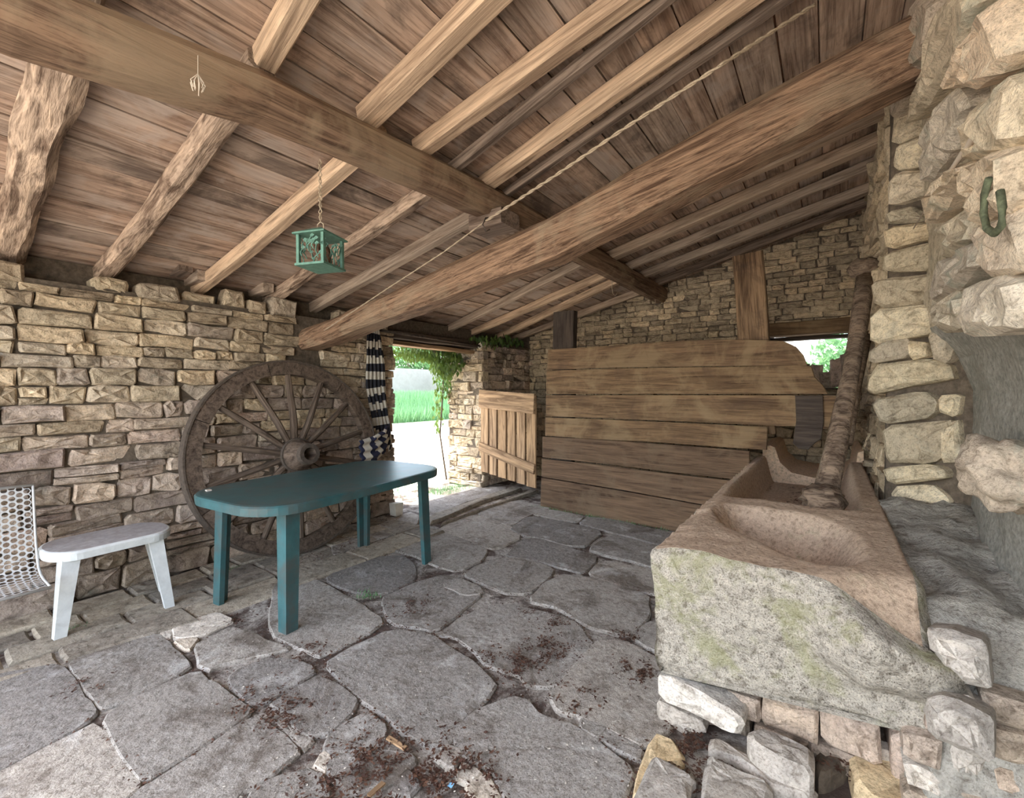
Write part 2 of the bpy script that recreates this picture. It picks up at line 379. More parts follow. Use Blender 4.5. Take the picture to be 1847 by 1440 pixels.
A = (0, 1000, 500/1636); B = (400, 1000, 500/1636); Cc = (760, 1000, 500/1636); D = (600, 820, 400/1847); E = (860, 860, 360/1847)
G = (1540, 0, 307/884); F = (1540, 500, 307/884); J = (1480, 1000, 367/1201); K = (1140, 1180, 360/1847)
def cp(crop, pts): return [(crop[0]+x*crop[2], crop[1]+y*crop[2]) for x, y in pts]
slabs = [
 (A, [(-220,770),(0,715),(370,655),(440,760),(500,870),(570,935),(500,1000),(0,1280),(-220,1390)]),
 (A, [(-220,1410),(0,1300),(540,1012),(600,1040),(700,1180),(825,1355),(700,1480),(560,1720),(-220,1900)]),
 (A, [(590,535),(920,478),(1000,545),(1135,660),(1020,735),(880,805),(740,865),(590,910),(525,820),(465,720),(405,655),(480,600)]),
 (A, [(620,975),(740,895),(900,815),(1165,705),(1250,765),(1380,875),(1485,940),(1330,1050),(1100,1190),(860,1340),(760,1225),(680,1090)]),
 (A, [(790,1450),(870,1385),(1100,1240),(1500,962),(1640,1060),(1765,1175),(1620,1300),(1400,1430),(1250,1600),(880,1740)]),
 (B, [(-150,545),(-60,500),(60,435),(180,480),(280,520),(400,560),(240,600),(100,620),(0,650),(-60,685),(-130,640)]),
 (A, [(1020,450),(1100,412),(1290,352),(1365,400),(1290,430),(1190,485),(1060,500)]),
 (A, [(940,462),(1000,452),(1018,488),(965,502)]), (A, [(1040,512),(1170,502),(1130,556),(1080,566)]),
 (B, [(45,730),(130,680),(280,622),(450,642),(536,680),(520,720),(430,780),(300,850),(190,888),(85,800)]),
 (B, [(285,900),(420,822),(575,735),(675,792),(800,878),(740,955),(640,1045),(530,1085),(425,1000),(460,930)]),
 (B, [(312,1002),(370,992),(525,1092),(478,1160),(422,1108)]),
 (B, [(625,1130),(700,1040),(860,948),(975,1050),(930,1120),(1080,1190),(1145,1230),(1000,1345),(780,1415),(650,1285),(612,1190)]),
 (B, [(622,650),(760,562),(1000,452),(1230,482),(1450,620),(1605,760),(1555,850),(1400,1000),(1345,1118),(1230,1128),(1100,1068),(950,938),(840,858),(720,768)]),
 (B, [(292,480),(300,180),(480,122),(640,192),(800,292),(955,400),(850,478),(640,578),(572,598),(480,558)]),
 (B, [(612,150),(700,90),(870,22),(1060,12),(1138,62),(1138,148),(1000,226),(880,238),(760,218)]),
 (B, [(942,270),(1100,192),(1290,128),(1400,150),(1540,230),(1400,348),(1258,456),(1130,428),(1000,408)]),
 (Cc, [(102,490),(200,402),(370,312),(520,302),(700,342),(880,392),(955,470),(1005,540),(900,656),(770,785),(620,768),(560,700),(420,668),(300,560),(200,490)]),
 (Cc, [(1034,522),(1200,522),(1340,600),(1480,690),(1480,1010),(1306,1134),(1130,1048),(950,968),(822,928),(764,850),(850,750),(950,620)]),
 (Cc, [(204,1100),(234,1020),(344,932),(540,852),(620,872),(700,962),(900,1032),(1050,1132),(1256,1270),(1180,1440),(1100,1560),(600,1560),(484,1400),(404,1258),(264,1200)]),
 (Cc, [(955,982),(1088,1032),(1040,1086),(953,1030)]), (Cc, [(1104,1042),(1285,1150),(1265,1216),(1152,1150),(1054,1090)]),
 (Cc, [(634,280),(740,172),(830,132),(980,142),(1336,242),(1336,370),(1238,476),(1130,466),(980,428),(830,328)]),
 (Cc, [(254,130),(330,72),(470,32),(620,32),(778,92),(758,140),(620,238),(482,228),(380,178)]),
 (E, [(282,738),(320,690),(430,592),(560,572),(878,672),(1106,742),(1088,800),(980,896),(780,848),(560,778)]),
 (E, [(1044,908),(1112,812),(1210,784),(1450,832),(1720,890),(1720,1110),(1450,1048),(1182,958)]),
 (E, [(1034,678),(1250,548),(1420,592),(1740,670),(1740,880),(1600,840),(1400,778),(1202,738)]),
 (E, [(312,490),(480,372),(760,422),(920,452),(1166,520),(1008,648),(850,648),(642,588),(422,548)]),
 (E, [(944,438),(1032,382),(1300,402),(1500,462),(1780,520),(1740,650),(1470,578),(1290,528),(1130,488)]),
 (E, [(594,306),(800,330),(996,372),(930,428),(740,400),(500,352)]),
 (D, [(474,770),(720,672),(870,642),(1060,702),(1286,790),(1248,876),(1040,976),(852,928),(722,858),(542,808)]),
 (D, [(884,632),(1000,562),(1180,502),(1320,545),(1480,600),(1575,688),(1400,776),(1294,784),(1100,698)]),
 (D, [(1204,490),(1500,384),(1800,440),(1790,480),(1640,506),(1484,604),(1320,540)]),
 (D, [(784,470),(864,498),(1130,392),(1476,290),(1300,242),(1000,290),(764,400)]),
 (D, [(0,745),(380,602),(640,482),(716,520),(696,600),(400,716),(160,796),(0,850)]),
 (B, [(184,1430),(300,1342),(480,1294),(560,1304),(634,1430),(634,1600),(100,1620)]),
 (B, [(1274,1200),(1340,1134),(1396,1180),(1350,1266)]), (B, [(1404,1318),(1440,1244),(1516,1290),(1468,1366)]),
 (B, [(1444,1400),(1556,1304),(1640,1420),(1600,1480)]), (B, [(554,1250),(600,1184),(646,1220),(610,1296)]),
 (B, [(1004,1408),(1080,1274),(1166,1350),(1100,1428)]),
 (Cc, [(1244,492),(1334,404),(1480,440),(1470,620),(1345,560)]),
 (Cc, [(120,190),(230,150),(340,196),(360,236),(250,250)]),
]
pale_small = {7, 8, 36, 37, 38, 39, 6}
slab_edges = []
for i, (cr, pts) in enumerate(slabs):
    P = [fl(x, y) for x, y in cp(cr, pts)]
    P = [V((p.x, p.y, 0)) for p in P]; c_ = sum(P, V())/len(P)
    P = [p+(p-c_).normalized()*.018 for p in P]
    for a, b in zip(P, P[1:]+P[:1]): slab_edges.append((a, b))
    stone_obj('floor_slab', P, ZZ, .006+rnd.uniform(0, .006), .05, m_pale if i in pale_small else m_slab, floor, cham=.009, jit=.007, maxe=.08, puff=.0012)
# two worn drain ridges at the doorway
for pts in ([(770,545),(1130,410),(1500,283),(1590,292),(1200,425),(820,592)], [(880,606),(1160,500),(1660,304),(1724,312),(1400,424),(1000,556)]):
    P = [fl(x, y) for x, y in cp(D, pts)]
    stone_obj('floor_slab', P, ZZ, .03, .05, m_kerb, floor, cham=.03, jit=.004, maxe=.2)
# narrow kerb stones between wall and slabs
stf = MB()
for (xa, xb, la) in ((-3.80, -3.60, (.18, .40)), (-3.585, -3.40, (.2, .45)), (-3.385, -3.20, (.25, .5)), (-3.185, -3.04, (.35, .7))):
    y = -1.2+rnd.random()*.2
    while y < 2.95:
        L = rnd.uniform(*la); y1 = min(y+L, 2.98)
        k = lambda: rnd.uniform(-.008, .008)
        sh = .10*(1-(xa+3.8)/.8)*0
        dx = lambda yy: (.13*sstep(.3, 1.1, yy) if xb > -3.05 else 0)
        P = [V((xa+k(), y+.006, 0)), V(((xa+xb)/2+k(), y+.004, 0)), V((xb+k()+dx(y), y+.008, 0)), V((xb+k()+dx((y+y1)/2), (y+y1)/2, 0)), V((xb+k()+dx(y1), y1-.006, 0)), V(((xa+xb)/2, y1-.008, 0)), V((xa+k(), y1-.006, 0)), V((xa+k(), (y+y1)/2, 0))]
        if y1-y > .06:
            if inframe(V((xa, y1, 0)), 60): stone_obj('kerb_stone', P, ZZ, rnd.uniform(.004, .022), .05, m_kerb, floor, cham=.014, jit=.003, smooth=False, sub=False, puff=.005)
            else: prism(stf, P, ZZ, .012, .05, smooth=False, sub=False)
        y = y1
# slabs outside the view
gx = -2.9
while gx < .3:
    gy = YF-.3
    while gy < 1.4:
        c = V((gx+.22, gy+.2, 0)); q = px_of(c)
        vis = any(inframe(V((gx+a, gy+b, 0)), 5) for a in (0, .44, .22) for b in (0, .40, .2))
        if not vis:
            P = [V((gx+.01, gy+.01, 0)), V((gx+.43, gy+.01, 0)), V((gx+.43, gy+.39, 0)), V((gx+.01, gy+.39, 0))]
            prism(stf, P, ZZ, .008, .05, jit=.01)
        gy += .41
    gx += .45
stuff(stf.build('outer_paving', m_slab, floor))

# ---- left wall
mb = MB()
mb.box((-4.45, YF, -.1), (XL-.015, 3.10, 2.0)); mb.box((-4.45, 4.66, -.1), (XL-.015, 6.4, 2.0)); mb.box((-4.45, 3.05, 2.02), (-4.0, 4.70, 2.16))
mb.box((-4.45, YF, 1.95), (-4.05, 6.4, 2.17))
wl = struct(mb.build('wall_left', m_core))
stf = MB()
U = V((0, 1, 0)); NX = V((1, 0, 0)); o = V((XL, 0, 0))
z = .0; rows = []
while z < 1.93:
    h = rnd.uniform(.095, .15) if z < .9 else rnd.uniform(.070, .115)
    if z+h > 1.93: h = 1.97-z
    rows.append((z, z+h)); z += h
nvis = lambda a, b, q0, q1: inframe(V((XL, b, q0)), 10) or inframe(V((XL, b, q1)), 10)
for (z0, z1) in rows:
    ln = (.16, .40) if z0 < .9 else (.12, .34)
    tf = lambda yy, zz_: zz_ + .012*math.sin(yy*2.1+zz_*3)*(1 if .05 < zz_ < 1.9 else 0)
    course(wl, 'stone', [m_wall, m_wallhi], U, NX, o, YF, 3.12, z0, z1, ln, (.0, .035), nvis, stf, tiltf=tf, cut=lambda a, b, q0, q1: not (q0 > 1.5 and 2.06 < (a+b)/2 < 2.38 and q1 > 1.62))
# loose top course
y = -1.0
while y < 3.1:
    L = rnd.uniform(.12, .26); hh = rnd.uniform(.09, .17)
    if rnd.random() < .93 and not (2.0 < y+L/2 < 2.45):
        P = wall_stone(U, ZZ, NX, o, y, y+L, 1.965, 1.97+hh, 0)
        if inframe(V((XL, y+L, 2.0)), 10): stone_obj('stone', P, NX, rnd.uniform(-.03, .03), .14, m_wallhi, wl, cham=.02, jit=.004, smooth=False, sub=False, puff=.012)
        else: prism(stf, P, NX, 0, .1, smooth=False, sub=False)
    y += L + rnd.uniform(.0, .04)
# doorway end of the near wall: long quoins seen end-on
z = 0
while z < 1.83:
    h = rnd.uniform(.08, .16); h = min(h, 1.86-z)
    P = [V((-4.40, 0, z+.006)), V((-3.845+rnd.uniform(-.01, .015), 0, z+.004)), V((-3.84+rnd.uniform(-.01, .01), 0, z+h-.01)), V((-4.42, 0, z+h-.006))]
    P = [V((p.x, 3.10, p.z)) for p in P]
    stone_obj('stone', P, V((0, 1, 0)), rnd.uniform(.05, .10), .05, m_wall, wl, cham=.02, jit=.006, maxe=.3, puff=.008)
    z += h
# far jamb (faces the camera) and the pier beyond the doorway
z = 0
while z < 1.9:
    h = rnd.uniform(.06, .15)
    course(wl, 'stone', m_wallhi, V((1, 0, 0)), V((0, -1, 0)), V((0, 4.66, 0)), -4.46, -3.85, z, z+h, (.13, .42), (.0, .05)); z += h
z = 0
while z < 1.95:
    h = rnd.uniform(.08, .14)
    course(wl, 'stone', m_wall, U, NX, o, 4.66, 5.85, z, z+h, (.14, .36), (.0, .05), lambda a, b, q0, q1: q0 > .1, stf)
    z += h
stuff(stf.build('hidden_stone', m_wall, wl))
# blocks of wood between rafters on the wall head
for (px, py) in ((326, 492), (358, 508), (474, 528)):
    p = at(px, py, 0, XL-.04); beam('wood_block', [p+V((-.16, 0, .02)), p+V((.10, 0, .03))], .085, .075, m_rafter_dark if px < 340 else m_rafter, wl, ch=.08)
# lintels over the doorway
beam('lintel', [(-3.96, 2.90, 1.95), (-3.96, 4.80, 1.95)], .20, .09, m_darkwood, wl, ch=.1, jit=.01)
beam('lintel', [(-4.02, 2.95, 1.875), (-4.02, 4.72, 1.86)], .14, .045, m_gate, wl, ch=.1)
beam('lintel', [(-4.25, 2.95, 1.93), (-4.25, 4.72, 1.93)], .20, .11, m_darkwood, wl, ch=.1)

# ---- gable wall with the broken opening
WX0, WX1, WZ0, WZ1 = -.56, .17, 1.36, 1.92
mb = MB()
def gbox(x0, x1, z0, y0=YG+.015, y1=YG+.55, top=None):
    za, zb = (roofz(x0)+.11, roofz(x1)+.11) if top is None else (top, top)
    mb.add([(x0,y0,z0),(x1,y0,z0),(x1,y1,z0),(x0,y1,z0),(x0,y0,za),(x1,y0,zb),(x1,y1,zb),(x0,y1,za)], [(0,3,2,1),(4,5,6,7),(0,1,5,4),(1,2,6,5),(2,3,7,6),(3,0,4,7)])
gbox(-4.45, WX0, -.1); gbox(WX0, WX1, -.1, top=WZ0); gbox(WX0, WX1, WZ1+.16); gbox(WX1, .9, -.1)
wb = struct(mb.build('wall_back', m_core)); stf = MB()
z = 0.0
UX = V((1, 0, 0)); NY = V((0, -1, 0)); ob = V((0, YG, 0))
def gcut(a, b, q0, q1):
    if q0 > roofz((a+b)/2)+.05: return False
    return not (a < WX1-.0 and b > WX0+.0 and q1 > WZ0 and q0 < WZ1+.14 and not (b < WX0+.05 or a > WX1-.05))
def gkeep(a, b, q0, q1):
    c = (a+b)/2
    return q0 > 1.93 or (c < -2.6 and q0 > 1.1) or (c > -.7 and q0 > 1.2)
while z < 3.3:
    h = rnd.uniform(.058, .085) if z > 1.6 else rnd.uniform(.08, .12)
    course(wb, 'stone', m_gable, UX, NY, ob, XL, XR+.02, z, z+h, (.10, .27), (.0, .02), gkeep, stf, cut=gcut, back=.06)
    z += h
stuff(stf.build('hidden_stone', m_gable, wb))
beam('lintel', [(WX0-.14, YG+.04, 2.02), (WX1+.12, YG+.04, 2.02)], .20, .15, m_part, wb, ch=.08, jit=.01)
beam('lintel', [(WX0-.02, YG+.18, 1.925), (WX1+.1, YG+.18, 1.925)], .12, .04, m_darkwood, wb, ch=.08)
for k in range(7):
    x0 = WX0+.10+k*.095; hh = rnd.uniform(.06, .17)+(.1 if k > 4 else 0)
    P = wall_stone(UX, ZZ, NY, V((0, YG+.1, 0)), x0, x0+.11, WZ0-.01, WZ0+.12+hh, 0)
    stone_obj('stone', P, NY, rnd.uniform(0, .05), .12, m_wall, wb, cham=.025, jit=.008, smooth=False, sub=False, puff=.01)

# ---- right wall
SP = V((.25, 3.30, 0)); SD = V((.815, -.646, 0)).normalized(); SN = V((-.646, -.815, 0)).normalized()
def splay(s, z, off=0): return SP + SD*s + ZZ*z + SN*off
mb = MB()
# far stretch
mb.box((XR+.015, 3.32, -.1), (.95, 6.4, roofz(XR)+.3))
# splayed quoin core
a, b = splay(.015, 0, -.02), splay(.37, 0, -.02)
def vprism(pts, z0, z1):
    k = len(pts); mb.add([(p[0], p[1], z0) for p in pts]+[(p[0], p[1], z1) for p in pts], [tuple(reversed(range(k))), tuple(range(k, 2*k))]+[(i, (i+1) % k, k+(i+1) % k, k+i) for i in range(k)])
vprism([(a.x, a.y), (b.x, b.y), (.98, b.y), (.98, 3.4), (a.x, 3.4)], -.1, 3.3)
# near stretch: cement render low, bulging rubble above
ny, nzv = 22, 22
ys = [YF+(3.12-YF)*i/ny for i in range(ny+1)]; zs = [-.1+3.5*k/nzv for k in range(nzv+1)]
def nearx(y, z):
    b_ = .055*noise.noise(V((y*3, z*3, 3))) + .02*noise.noise(V((y*9, z*9, 5)))
    return .53 - .12*sstep(1.35, 1.75, z) - .03*sstep(1.9, 2.9, z) + b_*.5 + .05*sstep(2.6, 3.1, y)*(z < 1.5)
vs = [(nearx(y, z), y, z) for y in ys for z in zs]
fs = [(i*(nzv+1)+k, i*(nzv+1)+k+1, (i+1)*(nzv+1)+k+1, (i+1)*(nzv+1)+k) for i in range(ny) for k in range(nzv)]
mb.add(vs, fs, 1)
for q_ in range(len(fs)):
    k_ = q_ % nzv
    if zs[k_] > 1.5: mb.m[-len(fs)+q_] = 2
mb.box((.62, YF, -.1), (.98, 3.2, 3.35), 1)
wr = struct(mb.build('wall_right', [m_core, m_cement, m_near]))
stf = MB()
z = 0
while z < 3.2:
    h = rnd.uniform(.10, .17)
    course(wr, 'stone', m_gable, U, V((-1, 0, 0)), V((XR, 0, 0)), 3.36, YG+.02, z, z+h, (.2, .5), (.0, .04), lambda a, b, q0, q1: q0 > .6, stf)
    z += h
stuff(stf.build('hidden_stone', m_gable, wr))
quoins = [
 (F, [(120,25),(250,0),(470,-10),(480,90),(470,138),(130,158)]), (F, [(118,180),(478,144),(482,268),(380,302),(118,352)]),
 (F, [(112,380),(200,330),(310,318),(312,410),(112,448)]), (F, [(318,330),(400,345),(408,412),(330,425)]), (F, [(90,525),(160,448),(420,425),(520,470),(520,532),(130,602),(85,588)]),
 (F, [(118,640),(390,588),(445,650),(440,698),(380,733),(168,758)]), (F, [(455,622),(552,608),(550,700),(530,718),(457,700)]),
 (F, [(165,772),(500,742),(520,782),(450,958),(350,962),(180,958)]), (F, [(182,985),(440,976),(500,1010),(490,1048),(202,1072)]),
 (F, [(200,1092),(400,1082),(500,1150),(498,1238),(282,1268),(222,1298)]), (F, [(420,300),(500,270),(560,340),(520,440),(440,420)]),
 (F, [(470,780),(560,740),(560,960),(460,960)]),
 (G, [(190,1102),(330,1082),(430,1130),(490,1140),(200,1168)]), (G, [(180,1190),(498,1152),(490,1228),(190,1298)]), (G, [(180,1318),(498,1250),(510,1400),(180,1420)]),
 (G, [(200,965),(250,905),(430,882),(470,990),(212,1075)]), (G, [(240,868),(252,762),(450,702),(470,860),(272,888)]), (G, [(232,735),(244,500),(350,560),(420,690),(262,752)]),
 (G, [(285,250),(292,60),(320,-60),(420,-60),(430,180),(380,330),(310,478),(240,488)]),
]
for cr, pts in quoins:
    P = [onpl(x, y, SP, SN) for x, y in cp(cr, pts)]; c_ = sum(P, V())/len(P); P = [p+(p-c_).normalized()*.006 for p in P]
    stone_obj('stone', P, SN, rnd.uniform(.03, .07), .12, m_quoin, wr, cham=.025, jit=.006, maxe=.09, puff=.012)
near = [
 (G, [(480,-40),(610,-60),(560,180),(430,420),(370,560),(350,540),(430,330)]), (G, [(630,-40),(800,-60),(700,200),(620,330),(520,480),(450,560),(400,600),(560,220)]),
 (G, [(500,640),(640,420),(700,500),(650,640),(600,760),(475,930),(460,850),(480,720)]), (G, [(720,250),(840,20),(960,-40),(960,300),(740,420),(650,430)]),
 (G, [(700,640),(745,540),(960,370),(960,720),(780,790),(690,800)]), (G, [(490,1000),(600,850),(740,850),(650,930),(560,1080),(500,1140),(484,1120)]),
 (G, [(504,1180),(600,1085),(660,1075),(680,1200),(640,1270),(514,1350)]), (G, [(700,1190),(740,1160),(960,1080),(960,1380),(760,1420),(735,1300)]),
 (G, [(524,1360),(715,1250),(720,1400),(560,1540),(504,1560)]), (F, [(510,100),(668,76),(660,200),(604,280),(532,270),(507,200)]),
 (F, [(700,30),(960,-20),(960,230),(790,308),(692,300),(672,200)]), (G, [(690,830),(960,740),(960,1060),(750,1150),(700,1000)]),
]
for i, (cr, pts) in enumerate(near):
    P = [at(x, y, 0, .39) for x, y in cp(cr, pts)]; c_ = sum(P, V())/len(P); P = [p+(p-c_)*.07 for p in P]
    P = [V((.39 - .06*sstep(1.9, 2.9, p.z), p.y, p.z)) for p in P]
    stone_obj('stone', P, V((-1, 0, 0)), rnd.uniform(.04, .08), .14, m_near, wr, cham=.03, jit=.012, maxe=.07, puff=.02)
# knobbly boulder jutting from the render
def lump(name, c, r, mat, parent, seed, amp=.25, fr=3.0, sub=4):
    import bmesh
    bm = bmesh.new(); bmesh.ops.create_icosphere(bm, subdivisions=sub, radius=1)
    for v in bm.verts:
        d = v.co.copy(); k = 1+amp*noise.fractal(d*fr+V((seed,)*3), 1.0, 2.0, 4)*1.2
        v.co = V((d.x*r[0]*k, d.y*r[1]*k, d.z*r[2]*k))
    me = bpy.data.meshes.new(name); bm.to_mesh(me); bm.free(); me.materials.append(mat)
    me.polygons.foreach_set('use_smooth', [True]*len(me.polygons))
    return link(name, me, parent, c)
cb = at(1815, 855, 0, .47); lump('boulder', cb, (.11, .18, .11), m_near, wr, 4, .28, 2.0)
# mortared ledge between trough and wall
nu, nv = 14, 44
vs = []
for j in range(nv+1):
    y = 1.30 + (3.28-1.30)*j/nv
    for i in range(nu+1):
        x = .20 + .40*i/nu
        z = .03 + .40*sstep(1.42, 1.72, y+.25*(x-.3)) + .22*sstep(1.72, 1.98, y) + .08*sstep(2.0, 3.0, y) + .05*(x-.25) + .05*noise.noise(V((x*7, y*5, 1))) + .02*noise.noise(V((x*25, y*25, 1)))
        if y < 1.76: z *= sstep(.21, .27, x)*lerp(1, sstep(1.64, 1.75, y), 1-sstep(.40, .44, x))
        if y < 1.70: z -= .12*(1-sstep(1.62, 1.69, y))*(1-sstep(.40, .44, x))
        vs.append((x, y, z))
mb = MB(); mb.add(vs, [(j*(nu+1)+i, j*(nu+1)+i+1, (j+1)*(nu+1)+i+1, (j+1)*(nu+1)+i) for j in range(nv) for i in range(nu)])
mb.build('mortar_ledge', m_ledge, wr, smooth=True)
for pts, yy in (([(628,440),(740,440),(970,500),(1000,620),(1005,800),(860,760),(740,690),(650,560)], 1.70), ([(630,850),(700,830),(830,850),(1040,950),(1010,1230),(800,1140),(660,1060),(622,930)], 1.62)):
    nn = V((-.25, -1, .25)).normalized()
    P = [onpl(x, y, V((.35, yy, .45)), nn) for x, y in cp(J, pts)]
    stone_obj('stone', P, nn, .05, .14, m_pale, wr, cham=.04, jit=.006, maxe=.06, puff=.015)

for row in range(6):
    x_ = .19 if row < 4 else .24
    while x_ < .42:
        L_ = rnd.uniform(.07, .12); z0_ = .0+row*.085
        P = wall_stone(UX, ZZ, NY, V((0, 1.70+row*.004, 0)), x_, x_+L_, z0_, z0_+rnd.uniform(.06, .085), 0)
        stone_obj('stone', P, NY, rnd.uniform(0, .03), .08, m_pale if rnd.random() < .35 else m_wall, wr, cham=.015, jit=.005, smooth=False, sub=False, puff=.01); x_ += L_+.01

# ---- ceiling: planks on rafters, deck above
mb = MB()
x0, x1 = -4.75, .95
def deckz(x): return roofz(x)+.145
mb.add([(x0,YF-.1,deckz(x0)),(x1,YF-.1,deckz(x1)),(x1,6.6,deckz(x1)),(x0,6.6,deckz(x0)),(x0,YF-.1,deckz(x0)+.12),(x1,YF-.1,deckz(x1)+.12),(x1,6.6,deckz(x1)+.12),(x0,6.6,deckz(x0)+.12)],
       [(0,3,2,1),(4,5,6,7),(0,1,5,4),(1,2,6,5),(2,3,7,6),(3,0,4,7)])
ceil = struct(mb.build('ceiling', m_tile))
def rafter(pa, pb, xa, xb, w_, h_, mat, jit=.004, ch=.12, sag=0, step=.35):
    a, b = roofpt(*pa), roofpt(*pb)
    def P(x): t = (x-a.x)/(b.x-a.x); q = a.lerp(b, t); return V((x, q.y, roofz(x)+.01))
    p0, p1 = P(xa), P(xb); pm = p0.lerp(p1, .5); pm.z -= sag; pm.y += sag*1.5
    beam('rafter', [p0, pm, p1], w_, h_, mat, ceil, ch=ch, jit=jit, anchor='b', step=step)
RL = [
 ((20,450),(105,130), -4.5,-1.84, .15,.11, m_rafter_bark, .035, .3, 0, .12),
 ((195,495),(388,248), -4.5,-1.84, .105,.095, m_rafter_bark, .014, .2, .012, .15),
 ((388,505),(612,320), -4.5,-1.84, .085,.09, m_rafter_light, .006, .12, .012),
 ((512,535),(765,365), -4.5,-1.84, .10,.09, m_rafter_bark, .014, .25, 0, .15),
 ((572,562),(860,402), -4.4,-1.84, .085,.09, m_rafter, .005),
 ((747,572),(978,476), -4.4,-1.84, .10,.10, m_rafter_dark, .006),
 ((834,589),(1027,494), -4.4,-1.84, .07,.085, m_rafter, .005),
 ((868,600),(1073,512), -4.4,-1.84, .07,.085, m_rafter_light, .005),
 ((916,606),(1101,520), -4.4,-1.84, .07,.085, m_rafter_light, .005),
 ((953,608),(1138,540), -4.4,-1.84, .07,.085, m_rafter, .005),
 ((480,130),(556,0), -1.82,.6, .085,.085, m_rafter_light, .004),
 ((690,208),(905,0), -1.82,.6, .10,.09, m_rafter_light, .006),
 ((790,264),(1150,8), -1.82,.6, .085,.09, m_rafter_light, .005),
 ((850,290),(1215,2), -1.82,.6, .075,.06, m_rafter_dark, .010, .3),
 ((912,322),(1365,4), -1.82,.6, .085,.09, m_rafter_light, .005),
 ((940,340),(1415,12), -1.82,.6, .05,.05, m_rafter_dark, .006),
 ((1045,434),(1554,188), -1.82,.6, .11,.11, m_rafter_dark, .006),
 ((1069,446),(1502,256), -1.82,.6, .08,.085, m_rafter, .005),
 ((1114,467),(1568,272), -1.82,.6, .12,.09, m_rafter, .006),
 ((1146,484),(1572,308), -1.82,.6, .06,.08, m_rafter, .005),
 ((1166,502),(1568,350), -1.82,.6, .10,.085, m_rafter, .006),
 ((1200,512),(1568,374), -1.82,.6, .07,.085, m_rafter_dark, .005)]
for a in RL: rafter(*a)
for yy in (-.15, -.75, -1.15): rafter_y = yy; beam('rafter', [(-4.5, yy, roofz(-4.5)), (.6, yy, roofz(.6))], .09, .09, m_rafter, ceil, anchor='b')

def ry_at(x):
    out = [-1.15, -.75, -.15]
    for a in RL:
        if (x < -1.83) == (a[3] < -1.8):
            p_, q_ = roofpt(*a[0]), roofpt(*a[1]); out.append(lerp(p_.y, q_.y, (x-p_.x)/(q_.x-p_.x)))
    return sorted(out)
x = -4.5
ang = math.atan(.23)
while x < .62:
    w_ = rnd.uniform(.115, .165) if x < -1.9 else rnd.uniform(.15, .215)
    y = YF + rnd.uniform(-.4, 0)
    while y < YG+.3:
        L = rnd.uniform(1.0, 2.6); y1 = y+L; xc = x+w_/2
        rr_ = [q_ for q_ in ry_at(xc) if q_ > y+.3]
        y1 = min(rr_, key=lambda q_: abs(q_-y1)) if rr_ and y1 < YG-.3 else YG+.45
        zc = roofz(xc)+.115+rnd.uniform(-.004, .008)
        gp = rnd.uniform(.003, .011)
        hw = (w_/math.cos(ang)-gp)/2
        a = max(y, YF-.05)
        if y1-a > .1:
            nseg = 2; vs = []
            for k in range(nseg+1):
                lx = (y1-a)*k/nseg - .004*(1 if k else -1)
                for (yy, zz_) in ((-hw, -.012), (hw, -.012), (hw, .012), (-hw, .012)):
                    vs.append((lx, yy+rnd.uniform(-.002, .002), zz_+rnd.uniform(-.0015, .0015)))
            fs = [(k*4+i, (k+1)*4+i, (k+1)*4+(i+1) % 4, k*4+(i+1) % 4) for k in range(nseg) for i in range(4)] + [(0, 1, 2, 3), tuple(nseg*4+i for i in (3, 2, 1, 0))]
            q = MB(); q.add(vs, fs)
            # local X -> world Y, local Y -> -slope direction, local Z -> normal
            lx_, lz_ = V((0, 1, 0)), V((-math.sin(ang), 0, math.cos(ang))); ly_ = lz_.cross(lx_)
            q.build('plank', m_plank, ceil, V((xc, a, zc)), Matrix((lx_, ly_, lz_)).transposed())
        y = y1
    x += w_
# ================================================================== BIG BEAMS
t = beam('roof_beam', [(-1.86, YF-.05, 2.33), (-1.84, .2, 2.365), (-1.83, .85, 2.475), (-1.82, 2.4, 2.565), (-1.80, YG+.2, 2.585)], [.21, .21, .20, .20, .19], [.20, .19, .17, .18, .21], m_beam, ch=.28, jit=.012, step=.3)
tag(t, 'long dark brown beam running from top left towards the back wall', 'beam')
t = beam('roof_beam', [(-4.15, 2.20, 1.74), (-3.4, 2.25, 1.86), (-1.4, 2.42, 2.262), (.25, 2.66, 2.82), (.5, 2.69, 2.90)], [.22, .23, .26, .28, .28], [.17, .18, .245, .27, .27], m_beam2, ch=.20, jit=.02, step=.22)
tag(t, 'thick sloping worn beam crossing the shed from wheel to right wall', 'beam')
t = beam('beam_block', [(-1.95, 2.33, 2.44), (-1.68, 2.33, 2.44)], .20, .10, m_rafter_dark, ch=.06)
tag(t, 'dark wood packing block where the two roof beams cross', 'block')

# ================================================================== TROUGH
TX0, TX1, TY0, TY1, TZ0, TZ1 = -.555, .235, 1.755, 4.75, .20, .72
def inside_poly(x, y, P):
    """signed distance (positive inside) to convex-ish polygon"""
    dmin = 1e9; ins = False; k = len(P)
    for i in range(k):
        (x0_, y0_), (x1_, y1_) = P[i], P[(i+1) % k]
        if (y0_ > y) != (y1_ > y) and x < (x1_-x0_)*(y-y0_)/(y1_-y0_)+x0_: ins = not ins
        ex, ey = x1_-x0_, y1_-y0_; tt = max(0, min(1, ((x-x0_)*ex+(y-y0_)*ey)/(ex*ex+ey*ey)))
        d = math.hypot(x-x0_-tt*ex, y-y0_-tt*ey); dmin = min(dmin, d)
    return dmin if ins else -dmin
bas1 = [(-.48,2.43),(-.46,2.58),(-.40,2.64),(-.09,2.645),(.03,2.56),(.10,2.42),(.125,2.21),(.122,2.04),(.05,1.90),(-.03,1.88),(-.16,1.98),(-.37,2.18)]
bas2 = [(-.49,2.87),(-.46,2.84),(.08,2.80),(.14,2.83),(.15,4.95),(-.47,4.95),(-.50,3.6)]
